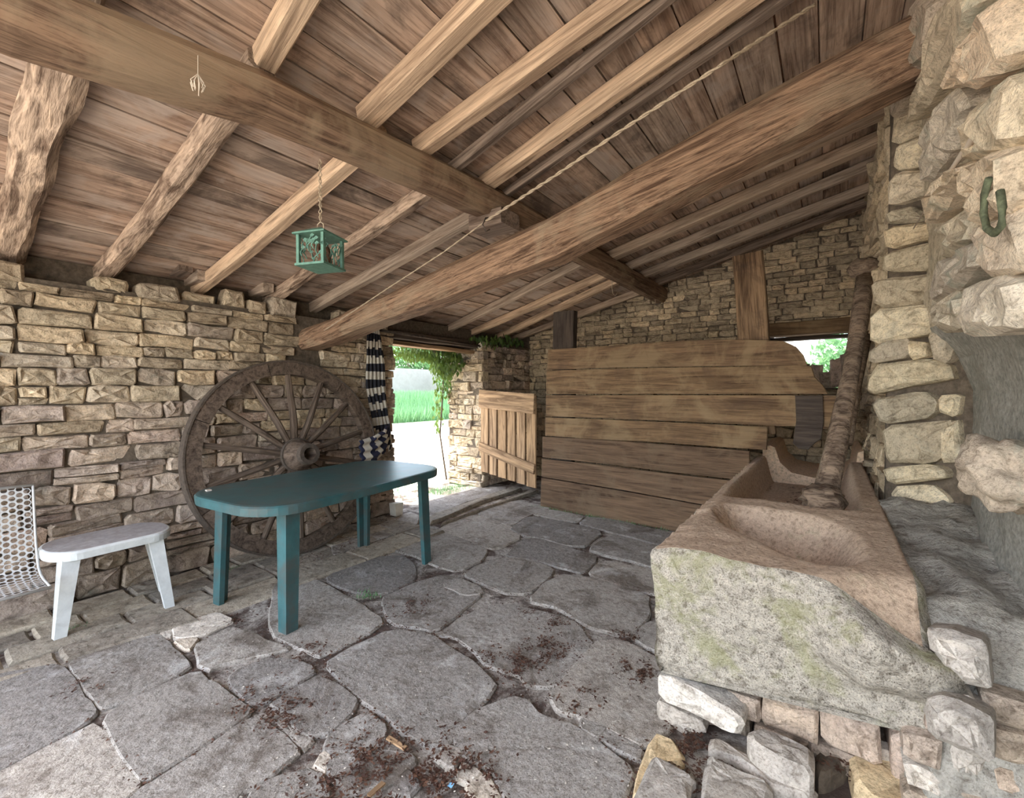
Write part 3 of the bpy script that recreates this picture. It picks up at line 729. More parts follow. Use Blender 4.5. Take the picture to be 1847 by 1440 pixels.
def tz(x, y):
    d1 = inside_poly(x, y, bas1); d2 = inside_poly(x, y, bas2)
    z = TZ1 + .006*noise.noise(V((x*12, y*12, 0))) + .012*noise.noise(V((x*4, y*3, 7)))
    if d1 > -.02: z -= .20*sstep(-.012, .13, d1)
    if d2 > -.02: z -= .24*sstep(-.012, .075, d2)
    # worn left rim, broken front right corner
    z -= .035*sstep(-.47, -.555, x)*(.5+.8*abs(noise.noise(V((y*9, 1, 1)))))
    z -= .16*sstep(-.05, .30, x-(y-1.755)*1.1)*sstep(1.98, 1.78, y)
    return z
nx_, ny_ = 64, 190
def ty(j): t = j/ny_; return TY0 + (TY1-TY0)*(t*.45 + .55*t**1.6)
vs = []; fs = []; top_i = {}
for j in range(ny_+1):
    for i in range(nx_+1):
        x = TX0+(TX1-TX0)*i/nx_; y = ty(j)
        y2 = y; x2 = x
        top_i[(i, j)] = len(vs); vs.append(V((x2, y2, tz(x, y))))
fs_top = [(top_i[i, j], top_i[i+1, j], top_i[i+1, j+1], top_i[i, j+1]) for j in range(ny_) for i in range(nx_)]
border = [(i, 0) for i in range(nx_)] + [(nx_, j) for j in range(ny_)] + [(i, ny_) for i in range(nx_, 0, -1)] + [(0, j) for j in range(ny_, 0, -1)]
loop = [top_i[b_] for b_ in border]; nlev = 30
prev = loop; fs_side = []
cx, cyy = (TX0+TX1)/2, (TY0+TY1)/2
for lv in range(1, nlev+1):
    t = lv/nlev; cur = []
    for (i, j), ti in zip(border, loop):
        p = vs[ti].copy(); ztop = p.z
        # the underside of the block rises to the right a little
        zb = TZ0 + .02*noise.noise(V((p.x*5, p.y*5, 3))) + (.10*sstep(-.45, .22, p.x) if j < 40 else 0)
        z = lerp(ztop, zb, t)
        out = V((0, 0, 0))
        if j == 0: out += V((0, -1, 0))
        if i == 0: out += V((-1, 0, 0))
        if i == nx_: out += V((1, 0, 0))
        if j == ny_: out += V((0, 1, 0))
        out = out.normalized() if out.length else out
        q = V((p.x, p.y, z))
        amp = .018*noise.fractal(q*7, 1, 2, 4) + .030*noise.noise(q*3.1+V((5, 5, 5)))
        if j == 0 and p.x > -.1:      # broken, swollen right half of the front
            s_ = sstep(-.1, .12, p.x); amp += s_*(.06*math.sin(min(1, t*1.5)*math.pi) + .05*noise.fractal(q*6, 1, 2, 5) + .02)
        edge = sstep(0, .05, t)*sstep(0, .08, 1-t)
        q += out*(amp*edge + .0)
        if j == 0: q.y += .02*(1-sstep(0, .9, 1-t))
        if i > nx_*.8 and j < 25: q.x += .045*math.sin(t*math.pi)*sstep(nx_*.8, nx_, i)
        q -= out*.02*(1-sstep(0, .12, 1-t))
        cur.append(len(vs)); vs.append(q)
    k = len(loop)
    fs_side += [(prev[a_], prev[(a_+1) % k], cur[(a_+1) % k], cur[a_]) for a_ in range(k)]
    prev = cur
fs_side = [tuple(reversed(f)) for f in fs_side]
tr = thing('stone_trough', 'long carved stone trough with rough pale front and smooth hollow basin', 'trough', (TX0, TY0, 0))
mb = MB(); oo = V((TX0, TY0, 0))
mb.add([v-oo for v in vs], fs_top, 0); mb.f += [tuple(reversed(prev))]; mb.m += [1]
mb.f += fs_side; mb.m += [1 if False else (1) for _ in fs_side]
# smooth, browner stone on the long sides and the top; rough face at the front
mb.m = [0]*len(fs_top)+[1]+[1]*len(fs_side)
mb.build('trough_body', [m_trough, m_troughface], tr, smooth=True)
lr = random.Random(3)
q = MB()
for k in range(900):
    x = lr.uniform(-.42, .10); y = 3.0+lr.random()**1.3*1.6; zz_ = tz(x, y)
    if zz_ > .56 or noise.noise(V((x*5, y*3, 2))) < -.05: continue
    c = V((x, y, zz_+.008)); a_ = lr.random()*6.3; s_ = lr.uniform(.006, .017)
    u_ = V((math.cos(a_), math.sin(a_), lr.uniform(-.3, .3)))*s_; v_ = V((-math.sin(a_), math.cos(a_), lr.uniform(-.4, .4)))*s_*.45
    q.add([c-u_, c-v_, c+u_, c+v_], [(0, 1, 2, 3)])
tag(q.build('leaf_litter', m_litter), 'brown dead leaves lying in the bottom of the long trough', 'leaves', kind='stuff')
# second trough beyond, tucked under the partition, U-shaped end towards us
sec = []
t2 = thing('stone_trough', 'second curved stone trough end behind the first, passing under the partition', 'trough', (-.15, 4.4, 0))
def useg(y0_, y1_):
    outer = [(-.50, .30), (-.50, .80), (-.44, .82), (-.40, .80), (-.36, .66), (-.27, .575), (-.10, .55), (.10, .56), (.19, .62), (.21, .80), (.25, .82), (.25, .30)]
    n_ = len(outer); v_ = []
    for yy in (y0_, (y0_+y1_)/2, y1_):
        for (a_, b_) in outer: v_.append((a_+.15-.0, yy-4.4, b_+.008*noise.noise(V((a_*9, yy*5, b_*9)))))
    f_ = [(r*n_+i, r*n_+i+1, (r+1)*n_+i+1, (r+1)*n_+i) for r in range(2) for i in range(n_-1)]
    for base, rev in ((0, False), (2*n_, True)):
        # end caps as strips between the bowl and the base line
        low = [(a_+.15, (y0_ if not rev else y1_)-4.4, .30) for a_, b_ in outer]; b0 = len(v_); v_ += low
        f_ += [((base+i, base+i+1, b0+i+1, b0+i) if rev else (base+i+1, base+i, b0+i, b0+i+1)) for i in range(n_-1)]
    mb = MB(); mb.add(v_, f_); return mb
useg(4.78, 5.75).build('trough_body', m_trough, t2)

# rubble footing under the trough
ft = thing('stone_footing', 'rubble footing of pale loose stones under the front of the trough', 'stones', (-.3, 1.7, 0))
def child(o_, par): o_.parent = par; o_.location = V(o_.location)-V(par.location)
for pts, yp, th, mt in [
 ([(250,170),(340,190),(520,260),(700,360),(880,470),(1040,580),(1050,650),(1000,735),(860,688),(600,548),(250,378)], 1.775, .03, m_pale),
 ([(240,412),(400,480),(640,592),(708,700),(560,738),(350,700),(240,620)], 1.80, .03, m_pale)]:
    P = [at(x, y, 1, yp) for x, y in cp(K, pts)]
    child(stone_obj('stone', P, V((0, -1, 0)), th, .25, mt, None, cham=.02, jit=.003, maxe=.08, puff=.006), ft)
for crp, pts, zt, mt in [
 (K, [(1068,700),(1140,655),(1400,722),(1678,870),(1698,960),(1688,1085),(1350,975),(1085,805)], .13, m_pale),
 (K, [(700,800),(740,742),(850,800),(1350,1050),(1715,1232),(1700,1328),(1350,1230),(1200,1130),(900,928),(700,868)], .055, m_pale),
 (K, [(0,1334),(30,1080),(180,760),(230,690),(400,780),(508,960),(450,1012),(300,930),(190,900),(110,1050),(40,1334)], .03, m_ochre),
 (K, [(105,1080),(192,925),(280,935),(556,1090),(588,1150),(558,1200),(540,1420),(-40,1420)], .055, m_pale),
 (K, [(690,1000),(705,925),(780,935),(1120,1102),(1286,1190),(1306,1260),(1270,1420),(625,1420),(650,1130)], .06, m_pale),
 (J, [(170,1152),(250,1152),(600,1282),(700,1335),(960,1440),(500,1500),(300,1440),(190,1310)], .09, m_ochre),
 (J, [(95,1050),(300,1062),(628,1172),(610,1228),(400,1170),(190,1110)], .12, m_pale),
 (J, [(-20,1050),(100,1062),(166,1140),(158,1240),(40,1300),(-30,1290)], .06, m_core),
 (J, [(740,1300),(820,1310),(980,1400),(900,1440),(760,1380)], .07, m_pale)]:
    P = [fl(x, y, zt) for x, y in cp(crp, pts)]; P = [V((p.x, p.y, 0)) for p in P]
    child(stone_obj('stone', P, ZZ, zt, .03, mt, None, cham=.018, jit=.004, maxe=.07, puff=.004), ft)
# small rubble packed under the front of the block
for row in range(2):
    x_ = TX0+.03
    while x_ < .20:
        L_ = rnd.uniform(.10, .22); za = .005+row*.085; zb = za+.08 if row == 0 else .165+.09*sstep(-.45, .22, x_+L_/2)
        P = wall_stone(V((1, 0, 0)), ZZ, V((0, -1, 0)), V((0, 1.85+rnd.uniform(0, .03), 0)), x_, x_+L_, za, zb, 0)
        child(stone_obj('stone', P, V((0, -1, 0)), rnd.uniform(0, .03), .5, m_wall, None, cham=.014, jit=.004, smooth=False, sub=False, puff=.01), ft); x_ += L_
for k in range(4):
    b_ = 1.95+k*.7
    P = [V((TX0+.04, b_, 0)), V((TX0+.3, b_, 0)), V((TX0+.3, b_+.68, 0)), V((TX0+.04, b_+.68, 0))]
    child(stone_obj('stone', P, ZZ, .19, .0, m_wall, None, cham=.02, jit=.01, maxe=.3), ft)

# crooked log leaning in the trough
lg = thing('crooked_log', 'crooked bark covered log with knobbed ends leaning from trough to right wall', 'log', at(1484, 900, 1, 2.95))
L0 = V(lg.location)
path = [at(1492, 880, 1, 2.93), at(1505, 820, 1, 3.05), at(1520, 740, 1, 3.22), at(1533, 680, 1, 3.4), at(1548, 600, 1, 3.65), at(1556, 540, 1, 3.85), at(1560, 500, 1, 4.0)]
mb = MB(); mb.tube([p-L0 for p in path], [.062, .055, .050, .046, .046, .048, .050], 12); o1 = mb.build('shaft', m_log, lg, smooth=True)
for v in o1.data.vertices: v.co += V((noise.noise(v.co*9), noise.noise(v.co*9+V((3, 3, 3))), 0))*.012
lump('knob', at(1484, 902, 1, 2.86)-L0, (.10, .10, .085), m_log, lg, 2, .3, 2.5, 3); lump('knob', at(1560, 484, 1, 4.02)-L0, (.10, .08, .075), m_log, lg, 9, .2, 2.5, 3)
t = MB(); t.tube([at(1528, 800, 1, 3.9), at(1545, 700, 1, 4.3), at(1568, 600, 1, 4.6)], [.035, .03, .025], 8)
tag(t.build('thin_pole', m_log, smooth=True), 'thin bare pole standing just behind the crooked log', 'pole')

# ================================================================== PARTITION
pt = thing('plank_partition', 'broad weathered brown plank partition standing across the back of shed', 'partition', (-1.6, 4.3, 0))
def wpoly(name, pts, y_, th, mat, par, off=V((0, 0, 0))):
    P = [at(a_, b_, 1, y_) for a_, b_ in pts]; c = sum(P, V())/len(P); k = len(P)
    P = [p-c for p in P]
    ar = sum(P[i].x*P[(i+1) % k].z-P[(i+1) % k].x*P[i].z for i in range(k))
    if ar < 0: P.reverse()
    ins = [p - p.normalized()*.006 for p in P]
    v_ = [p+V((0, th, 0)) for p in P]+[p+V((0, .006, 0)) for p in P]+ins
    f_ = [tuple(range(2*k, 3*k))]+[((i+1) % k, i, k+i, k+(i+1) % k)[::-1] for i in range(k)]+[(k+(i+1) % k, k+i, 2*k+i, 2*k+(i+1) % k)[::-1] for i in range(k)]+[tuple(reversed(range(k)))]
    mb = MB(); mb.add(v_, f_); o_ = mb.build(name, mat, par, c-V(par.location) if par else c); return o_
for i, (pts, y_, mt) in enumerate([
 ([(988,631),(1100,624),(1200,616),(1290,612),(1350,613),(1412,615),(1436,626),(1450,642),(1457,660),(1300,660.5),(1100,663.5),(986,667.5)], 4.300, m_part),
 ([(985,669),(1100,665.2),(1300,661.6),(1440,659.6),(1464,661),(1470,680),(1486,697),(1494,711),(1200,711),(985,711)], 4.303, m_part),
 ([(984,713),(1200,713),(1500,713.5),(1545,716),(1540,740),(1534,771),(1410,769),(1280,763),(1120,756),(984,751)], 4.298, m_part),
 ([(983,753),(1120,758),(1280,765),(1385,771),(1383,812),(1290,806),(1180,798),(1060,792),(983,786)], 4.302, m_part),
 ([(978,788),(1090,794),(1160,799),(1290,809),(1352,814),(1352,868),(1200,851),(1100,838),(978,825)], 4.272, m_partlow),
 ([(977,828),(1100,841),(1200,854),(1352,871),(1350,924),(1254,908),(1120,884),(976,860)], 4.270, m_partlow),
 ([(976,862),(1120,886),(1254,910),(1350,927),(1345,983),(1200,956),(1090,936),(974,916)], 4.272, m_partlow)]):
    wpoly('plank', pts, y_, .028, mt, pt)
def post(name, pxs, y_, zb, th, mat, par):
    (xa, ya), (xb, yb) = pxs
    t0 = at(xa, ya, 1, y_); t1 = at(xb, yb, 1, y_)
    return t0, t1
def bchild(o_, par): o_.parent = par; o_.location = V(o_.location)-V(par.location)
def vpost(x0_, x1_, xb0, xb1, z0_, z1_, y_, th, mat):
    o_ = beam('post', [((xb0+xb1)/2, y_, z0_), ((x0_+x1_)/2, y_, z1_)], th, abs(x1_-x0_), mat, None, ch=.08, jit=.008); bchild(o_, pt); return o_
vpost(-2.555, -2.295, -2.60, -2.32, 0, 2.22, 4.42, .10, m_darkwood)
vpost(-.715, -.475, -.60, -.37, .95, 2.54, 4.44, .10, m_post)
hb = wpoly('hanging_board', [(1434,714),(1484,714),(1486,760),(1482,792),(1470,800),(1458,812),(1440,810),(1430,800),(1436,760)], 4.272, .024, m_darkwood, None)
tag(hb, 'small dark worn board hanging on the partition above the far trough', 'board')

# picket gate
GA, GB = V((-3.80, 4.60, 0)), V((-2.755, 4.335, 0)); gd = (GB-GA); 
gt = thing('picket_gate', 'low wooden picket gate with six slats between doorway and partition', 'gate', GA)
def gpt(s, z, off=0): return gd*s + V((0, 0, z)) + V((-.245, -.97, 0))*off
sx = [(.0, .145), (.172, .315), (.345, .49), (.518, .655), (.685, .82), (.85, .995)]
for k, (a_, b_) in enumerate(sx):
    c_ = (a_+b_)/2; W_ = (b_-a_)*gd.length
    zb = lerp(.245, .19, c_); zt = lerp(1.33, 1.27, c_)
    beam('slat', [gpt(c_, zb), gpt(c_, zt)], .022, W_, m_gate, gt, ch=.1, side=(.245, .97, 0))
o_ = beam('top_rail', [gpt(0, 1.225, .03), gpt(1, 1.175, .03)], .03, .235, m_gate, gt, ch=.05)
beam('lower_rail', [gpt(0, .58, .03), gpt(1, .415, .03)], .03, .12, m_gate, gt, ch=.05)

# ================================================================== CART WHEEL
WR = .79
wh = thing('cart_wheel', 'large old wooden cart wheel with fourteen spokes leaning on left wall', 'wheel', (-3.585, 1.915, .795), (0, math.radians(-8), 0))
PI = math.pi
def ringseg(a0, a1, r0, r1, x0_, x1_, n_):
    v_ = []; f_ = []
    for k in range(n_+1):
        a_ = lerp(a0, a1, k/n_); c_, s_ = math.cos(a_), math.sin(a_)
        v_ += [(x0_, r0*c_, r0*s_), (x1_, r0*c_, r0*s_), (x1_, r1*c_, r1*s_), (x0_, r1*c_, r1*s_)]
    f_ = [(k*4+i, k*4+(i+1) % 4, (k+1)*4+(i+1) % 4, (k+1)*4+i) for k in range(n_) for i in range(4)]+[(3, 2, 1, 0), tuple(n_*4+i for i in range(4))]
    mb = MB(); mb.add(v_, f_); return mb
for k in range(7): ringseg(2*PI*k/7+.004, 2*PI*(k+1)/7-.004, WR-.115, WR-.014, -.035, .035, 10).build('felloe', m_wheel, wh)
ringseg(0, 2*PI, WR-.014, WR, -.042, .042, 72).build('iron_tyre', m_iron, wh)
for k in range(14):
    a_ = 2*PI*(k+.5)/14; c_, s_ = math.cos(a_), math.sin(a_)
    o_ = beam('spoke', [(.02, .10*c_, .10*s_), (.035, .3*c_, .3*s_), (0, (WR-.10)*c_, (WR-.10)*s_)], [.055, .055, .042], [.045, .045, .04], m_wheel, wh, ch=.3, jit=.003)
def lathe(prof, n_=28, axis='x'):
    v_ = []
    for (x_, r_) in prof:
        for k in range(n_): a_ = 2*PI*k/n_; v_.append((x_, r_*math.cos(a_), r_*math.sin(a_)))
    f_ = [(i*n_+k, i*n_+(k+1) % n_, (i+1)*n_+(k+1) % n_, (i+1)*n_+k) for i in range(len(prof)-1) for k in range(n_)]
    mb = MB(); mb.add(v_, f_); return mb
lathe([(-.14, .0), (-.14, .07), (-.10, .11), (-.04, .135), (.05, .135), (.10, .12), (.20, .085), (.24, .075), (.24, .048), (.12, .048), (.12, 0)]).build('hub', m_wheel, wh, smooth=True); hub_ = wh.children[-1]; hub_ = [q_ for q_ in wh.children if q_.name.startswith('hub')][0]
lathe([(.052, .128), (.052, .142), (.075, .138), (.075, .12)]).build('hub_band', m_iron, hub_); lathe([(.20, .08), (.20, .09), (.243, .082), (.243, .05)]).build('hub_band', m_iron, hub_)

# ================================================================== GREEN TABLE
TA = math.radians(6)
tb = thing('garden_table', 'dark green plastic garden table with rounded ends and four legs', 'table', (-2.80, 1.77, 0), (0, 0, TA))
def outline(hx, hy, r, n_=8, bulge=0):
    P = []
    for (sx_, sy_, a0) in ((1, 1, 0), (-1, 1, PI/2), (-1, -1, PI), (1, -1, 1.5*PI)):
        for k in range(n_+1):
            a_ = a0+PI/2*k/n_; P.append((sx_*(hx-r[0])+r[0]*math.cos(a_), sy_*(hy-r[1])+r[1]*math.sin(a_)))
    # subdivide the long edges so that they can swell slightly
    out = []
    for i in range(len(P)):
        a_, b_ = P[i], P[(i+1) % len(P)]; k = max(1, int(math.hypot(a_[0]-b_[0], a_[1]-b_[1])/.12)); out += [(lerp(a_[0], b_[0], j/k), lerp(a_[1], b_[1], j/k)) for j in range(k)]
    return [(x_+bulge*math.copysign(1, x_)*(math.cos(y_/hy*PI*1.0)*.5+.5)*(abs(x_)/hx), y_) for x_, y_ in out]
def slabtop(P, z1_, th, ins, mats, name, par, skirt=.05):
    k = len(P)
    def R_(s, z_): return [(x_*(1-s/abs(x_) if abs(x_) > s else 0), y_*(1-s/abs(y_) if abs(y_) > s else 0), z_) for x_, y_ in P]
    rings = [R_(.02, z1_-skirt), R_(.003, z1_-skirt), R_(0, z1_-.012), R_(.006, z1_-.003), R_(ins, z1_)]
    v_ = [p for r in rings for p in r]
    f_ = [(r*k+i, r*k+(i+1) % k, (r+1)*k+(i+1) % k, (r+1)*k+i) for r in range(4) for i in range(k)]
    mb = MB(); mb.add(v_, f_, 0); mb.f.append(tuple(4*k+i for i in range(k))); mb.m.append(1 if len(mats) > 1 else 0)
    mb.add([(x_*.97, y_*.97, z1_-.02) for x_, y_ in P], [tuple(reversed(range(k)))], 0)
    return mb.build(name, mats, par)
slabtop(outline(.435, .76, (.26, .24), 8, .018), .725, .04, .02, [m_green], 'table_top', tb, .055)
def lleg(x_, y_, sx_, sy_, top, fx, fy, w1, w2, th, name, mat, par):
    """L-section tapering leg, from (x,y) at the top to (x+fx, y+fy) at the floor"""
    def Lp(w_, z_, ox, oy):
        a = [(0, 0), (-w_, 0), (-w_, -th), (-th, -th), (-th, -w_), (0, -w_)]
        return [(ox+sx_*p[0], oy+sy_*p[1], z_) for p in a]
    v_ = Lp(w2, 0, x_+fx, y_+fy)+Lp(lerp(w2, w1, .5), top*.5, x_+fx*.5, y_+fy*.5)+Lp(w1, top, x_, y_)
    f_ = [(r*6+i, r*6+(i+1) % 6, (r+1)*6+(i+1) % 6, (r+1)*6+i) for r in range(2) for i in range(6)]+[(0, 1, 2, 3), (0, 3, 4, 5), (12, 13, 14, 15), (12, 15, 16, 17)]
    if sx_*sy_ < 0: f_ = [tuple(reversed(f)) for f in f_]
    mb = MB(); mb.add(v_, f_); return mb.build(name, mat, par)
for sx_ in (1, -1):
    for sy_ in (1, -1):
        lleg(sx_*.355, sy_*.585, sx_, sy_, .685, sx_*.015, sy_*.015, .085, .07, .03, 'leg', m_green, tb)
crumb = MB(); crumb.box((-3.05, 1.08, .7255), (-3.02, 1.105, .733)); tag(crumb.build('white_chip', m_chip), 'tiny white flake lying near the left end of the green table', 'flake')

# ================================================================== WHITE SIDE TABLE
st = thing('side_table', 'low white plastic side table with dusty oval top beside left wall', 'side table', (-3.50, .735, 0), (0, 0, math.radians(3)))
slabtop(outline(.195, .29, (.17, .13), 8), .46, .03, .014, [m_white, m_whitetop], 'table_top', st, .05)
for (x_, y_, sx_, sy_, fx, fy) in ((.16, -.235, 1, -1, .055, -.05), (.16, .215, 1, 1, .10, .02), (-.10, -.20, -1, -1, -.03, -.02), (-.06, .25, -1, 1, .0, .06)):
    lleg(x_, y_, sx_, sy_, .42, fx, fy, .075, .048, .022, 'leg', m_white, st)

# ================================================================== PERFORATED CHAIR
chz = thing('garden_chair', 'pale perforated metal garden chair at the far left edge', 'chair', (-3.35, .15, 0))
prof = [(-.22, .81), (-.205, .72), (-.185, .60), (-.165, .50), (-.14, .425), (-.10, .375), (-.04, .352), (.03, .346), (.12, .35), (.215, .352)]
import bisect
plen = [0]
for a_, b_ in zip(prof, prof[1:]): plen.append(plen[-1]+math.hypot(a_[0]-b_[0], a_[1]-b_[1]))
def prof_at(s):
    s = max(0, min(plen[-1]-1e-6, s)); i = bisect.bisect_right(plen, s)-1; t_ = (s-plen[i])/(plen[i+1]-plen[i])
    return lerp(prof[i][0], prof[i+1][0], t_), lerp(prof[i][1], prof[i+1][1], t_)
def mesh_panel(s0, s1, name):
    mb = MB(); pitch = .0315; hr = .0125; dy = pitch*math.sqrt(3)/2
    y_ = -.27; row = 0
    def Q(s, yy): x_, z_ = prof_at(s); return (x_, yy, z_)
    R6 = pitch/math.sqrt(3)
    while y_ < .27:
        s = s0 + (pitch/2 if row % 2 else 0)
        while s < s1:
            cS, cY = s+pitch/2, y_+dy/2
            v_ = [Q(cS+R6*math.cos(PI/6+k*PI/3/2*1.0)*((math.cos(PI/6)/math.cos((k % 2)*PI/6)) if False else 1), cY) for k in range(0)]
            outer = []; inner = []
            for k in range(12):
                a_ = k*PI/6; rr = R6 if k % 2 == 0 else R6*math.cos(PI/6)
                aa = a_+PI/2
                outer.append(Q(min(max(cS+rr*math.cos(aa), s0), s1), max(-.29, min(.29, cY+rr*math.sin(aa)))))
                inner.append(Q(min(max(cS+hr*math.cos(aa), s0), s1), max(-.29, min(.29, cY+hr*math.sin(aa)))))
            mb.add(outer+inner, [(k, (k+1) % 12, 12+(k+1) % 12, 12+k) for k in range(12)])
            s += pitch
        y_ += dy; row += 1
    return mb.build(name, m_chair, chz)
mesh_panel(.0, .40, 'backrest'); mesh_panel(.40, plen[-1], 'seat')
mb = MB()
for yy in (-.29, .287): mb.tube([(x_, yy, z_) for x_, z_ in prof], .006, 6)
for i_ in (0, len(prof)-1): mb.tube([(prof[i_][0], -.29, prof[i_][1]), (prof[i_][0], .29, prof[i_][1])], .008, 6)
mb.build('frame', m_chair, chz, smooth=True)
for yy in (-.24, -.03):
    mb = MB(); mb.tube([(.18, yy, .34), (.20, yy, .012), (-.18, yy, .012), (-.12, yy, .39)], .010, 8); mb.build('leg', m_chair, chz, smooth=True)

# ================================================================== LANTERN, ROPES, HOOKS
lp = V((-1.93, 1.165, 0)); LZ = 1.905
ln = thing('hanging_lantern', 'small square green metal lantern filled with pine cones, hanging from beam', 'lantern', (lp.x, lp.y, LZ), (0, 0, math.radians(20)))
mb = MB()
s_ = .066
mb.box((-.078, -.078, -.006), (.078, .078, .004)); mb.build('base', m_lantern, ln)
mb = MB(); mb.add([(-.085,-.085,.135),(.085,-.085,.135),(.085,.085,.135),(-.085,.085,.135),(-.085,-.085,.142),(.085,-.085,.142),(.085,.085,.142),(-.085,.085,.142),(-.025,-.025,.175),(.025,-.025,.175),(.025,.025,.175),(-.025,.025,.175)],
  [(0,3,2,1),(0,1,5,4),(1,2,6,5),(2,3,7,6),(3,0,4,7),(4,5,9,8),(5,6,10,9),(6,7,11,10),(7,4,8,11),(8,9,10,11)]); mb.build('roof', m_lantern, ln)
for (a_, b_) in ((1, 1), (1, -1), (-1, 1), (-1, -1)):
    mb = MB(); mb.box((a_*s_-.007, b_*s_-.007, 0), (a_*s_+.007, b_*s_+.007, .137)); mb.build('corner_post', m_lantern, ln)
rr = random.Random(5)
for sd in range(4):
    mb = MB(); an = sd*PI/2
    for k in range(9):
        x_ = rr.uniform(-.05, .05); z_ = rr.uniform(.0, .07); x2_ = x_+rr.uniform(-.04, .04); z2_ = z_+rr.uniform(.03, .07)
        pts_ = [(x_, s_, z_), ((x_+x2_)/2+.01, s_, (z_+z2_)/2), (max(-.06, min(.06, x2_)), s_, min(.132, z2_))]
        pts_ = [(p[0]*math.cos(an)-p[1]*math.sin(an), p[0]*math.sin(an)+p[1]*math.cos(an), p[2]) for p in pts_]; mb.tube(pts_, .0028, 5)
        c_ = V(pts_[-1]); mb.add([c_+V((-.012, 0, 0)), c_+V((0, 0, -.009)), c_+V((.012, 0, 0)), c_+V((0, 0, .009))], [(0, 1, 2, 3)])
    mb.build('leaf_grille', m_lantern, ln)
for k in range(6):
    lump('pine_cone', V((rr.uniform(-.03, .03), rr.uniform(-.03, .03), .03+.028*(k//2))), (.022, .022, .026), m_cone, ln, k*3, .5, 5, 2)
mb = MB(); mb.tube([(0.02, 0, .17), (.015, 0, .20), (0, 0, .21), (-.015, 0, .20), (-.02, 0, .17)], .003, 6)
for k in range(10):
    z_ = .215+k*.028; mb.tube([(0, -.004*(k % 2), z_), (.009*(k % 2), .008*(1-k % 2), z_+.014), (0, 0, z_+.032)], .0028, 5); mb.tube([(0, 0, z_), (-.009*(k % 2), -.008*(1-k % 2), z_+.014), (0, 0, z_+.032)], .0028, 5)
mb.build('chain', m_rope, ln)
# twisted rope along the big beam
def rope(name, pts, r_, label, mat=m_rope):
    mb = MB(); pts = [V(p) for p in pts]
    fine = []
    for a_, b_ in zip(pts, pts[1:]):
        k = max(1, int((b_-a_).length/.012)); fine += [a_.lerp(b_, j/k) for j in range(k)]
    fine.append(pts[-1])
    for ph in (0, PI):
        mb.tube([p+V((0, math.cos(i*.55+ph), math.sin(i*.55+ph)))*r_*.8 for i, p in enumerate(fine)], r_, 5)
    return tag(mb.build(name, mat, smooth=True), label, 'rope')
h0 = at(876, 399, 1, 2.18)
rope('rope', [h0, at(1000, 318, 1, 2.08), at(1120, 236, 1, 2.03), at(1300, 118, 1, 2.0), roofpt(1470, 8)], .0055, 'pale twisted rope stretched from hook on big beam up to ceiling')
rope('rope', [at(585, 596, 1, 2.08), at(700, 520, 1, 2.08), at(800, 455, 1, 2.12), h0], .003, 'thin pale cord running along the lower half of the big sloping beam')
mb = MB(); mb.tube([h0+V((0, .08, .05)), h0+V((0, 0, .02)), h0+V((0, -.03, -.03)), h0+V((.01, -.01, -.07)), h0+V((.015, .02, -.05))], .005, 6)
tag(mb.build('iron_hook', m_iron, smooth=True), 'bent iron hook on the big beam holding the rope', 'hook')
p = at(1104, 520, 0, -1.83); mb = MB(); mb.tube([p+V((0, 0, .10)), p, p+V((.01, 0, -.06)), p+V((.03, .02, -.08)), p+V((.045, .02, -.05))], .0035, 6)
tag(mb.build('wire_hook', m_rope, smooth=True), 'pale wire hook hanging under the dark beam, left of the other wire', 'hook')
p = at(1182, 540, 0, -1.78); mb = MB(); mb.tube([p+V((0, 0, .08)), p, p+V((.0, 0, -.05))], .0035, 6)
tag(mb.build('wire', m_rope, smooth=True), 'short pale wire sticking down at the dark beam far end', 'wire')
# cobweb
p = at(357, 100, 0, -1.70); q = at(357, 168, 0, -1.70); mb = MB()
mb.tube([p, p.lerp(q, .5)], .0012, 4)
for k in range(9):
    a_ = k*.7; m_ = p.lerp(q, .5); e_ = q+V((math.cos(a_)*.008, math.sin(a_)*.014, rr.uniform(-.004, .02))); mid = m_.lerp(e_, .6)+V((math.cos(a_)*.008, math.sin(a_)*.013, 0)); mb.tube([m_, mid, e_], .0018, 4)
tag(mb.build('cobweb', m_web), 'dusty cobweb dangling from the long beam, upper left', 'cobweb')

mb = MB(); W = [at(1790, 190, 0, .33), at(1755, 250, 0, .325), at(1700, 330, 0, .33), at(1648, 412, 0, .335)]
mb.tube(W, [.004, .010, .006, .003], 5); tag(mb.build('cobweb', m_web, smooth=True), 'long dusty cobweb strand slanting across the upper right stones', 'cobweb')
mb = MB(); W = [at(a_, b_, 0, .315) for a_, b_ in ((1784, 322), (1776, 350), (1774, 385), (1780, 412), (1794, 422), (1806, 408), (1808, 375), (1804, 345))]
mb.tube(W, .008, 8); tag(mb.build('iron_loop', plain('mossy_iron', (.09, .10, .055), .9, 60, .5), smooth=True), 'mossy dark iron loop fixed high on the right stone wall', 'loop')

# ================================================================== CURTAIN AND POLE
pl = thing('curtain_pole', 'dark curtain pole with pale ring end above the doorway', 'pole', (-3.80, 2.93, 1.93))
mb = MB(); mb.tube([(0, 0, .03), (0, 1.62, .0)], .014, 10); mb.build('rod', m_darkwood, pl, smooth=True)
mb = MB(); P_ = [(math.cos(k*PI/8)*.03, 1.64, math.sin(k*PI/8)*.03) for k in range(17)]; mb.tube(P_, .008, 6, cap=False); mb.build('ring', m_cream, pl, smooth=True)
cu = [(-3.76, 2.85, 1.99, .05), (-3.76, 2.84, 1.88, .085), (-3.75, 2.84, 1.72, .10), (-3.75, 2.85, 1.55, .115), (-3.75, 2.85, 1.38, .12), (-3.74, 2.87, 1.22, .11), (-3.73, 2.89, 1.08, .10), (-3.71, 2.90, .95, .11), (-3.66, 2.86, .86, .12), (-3.60, 2.78, .79, .12)]
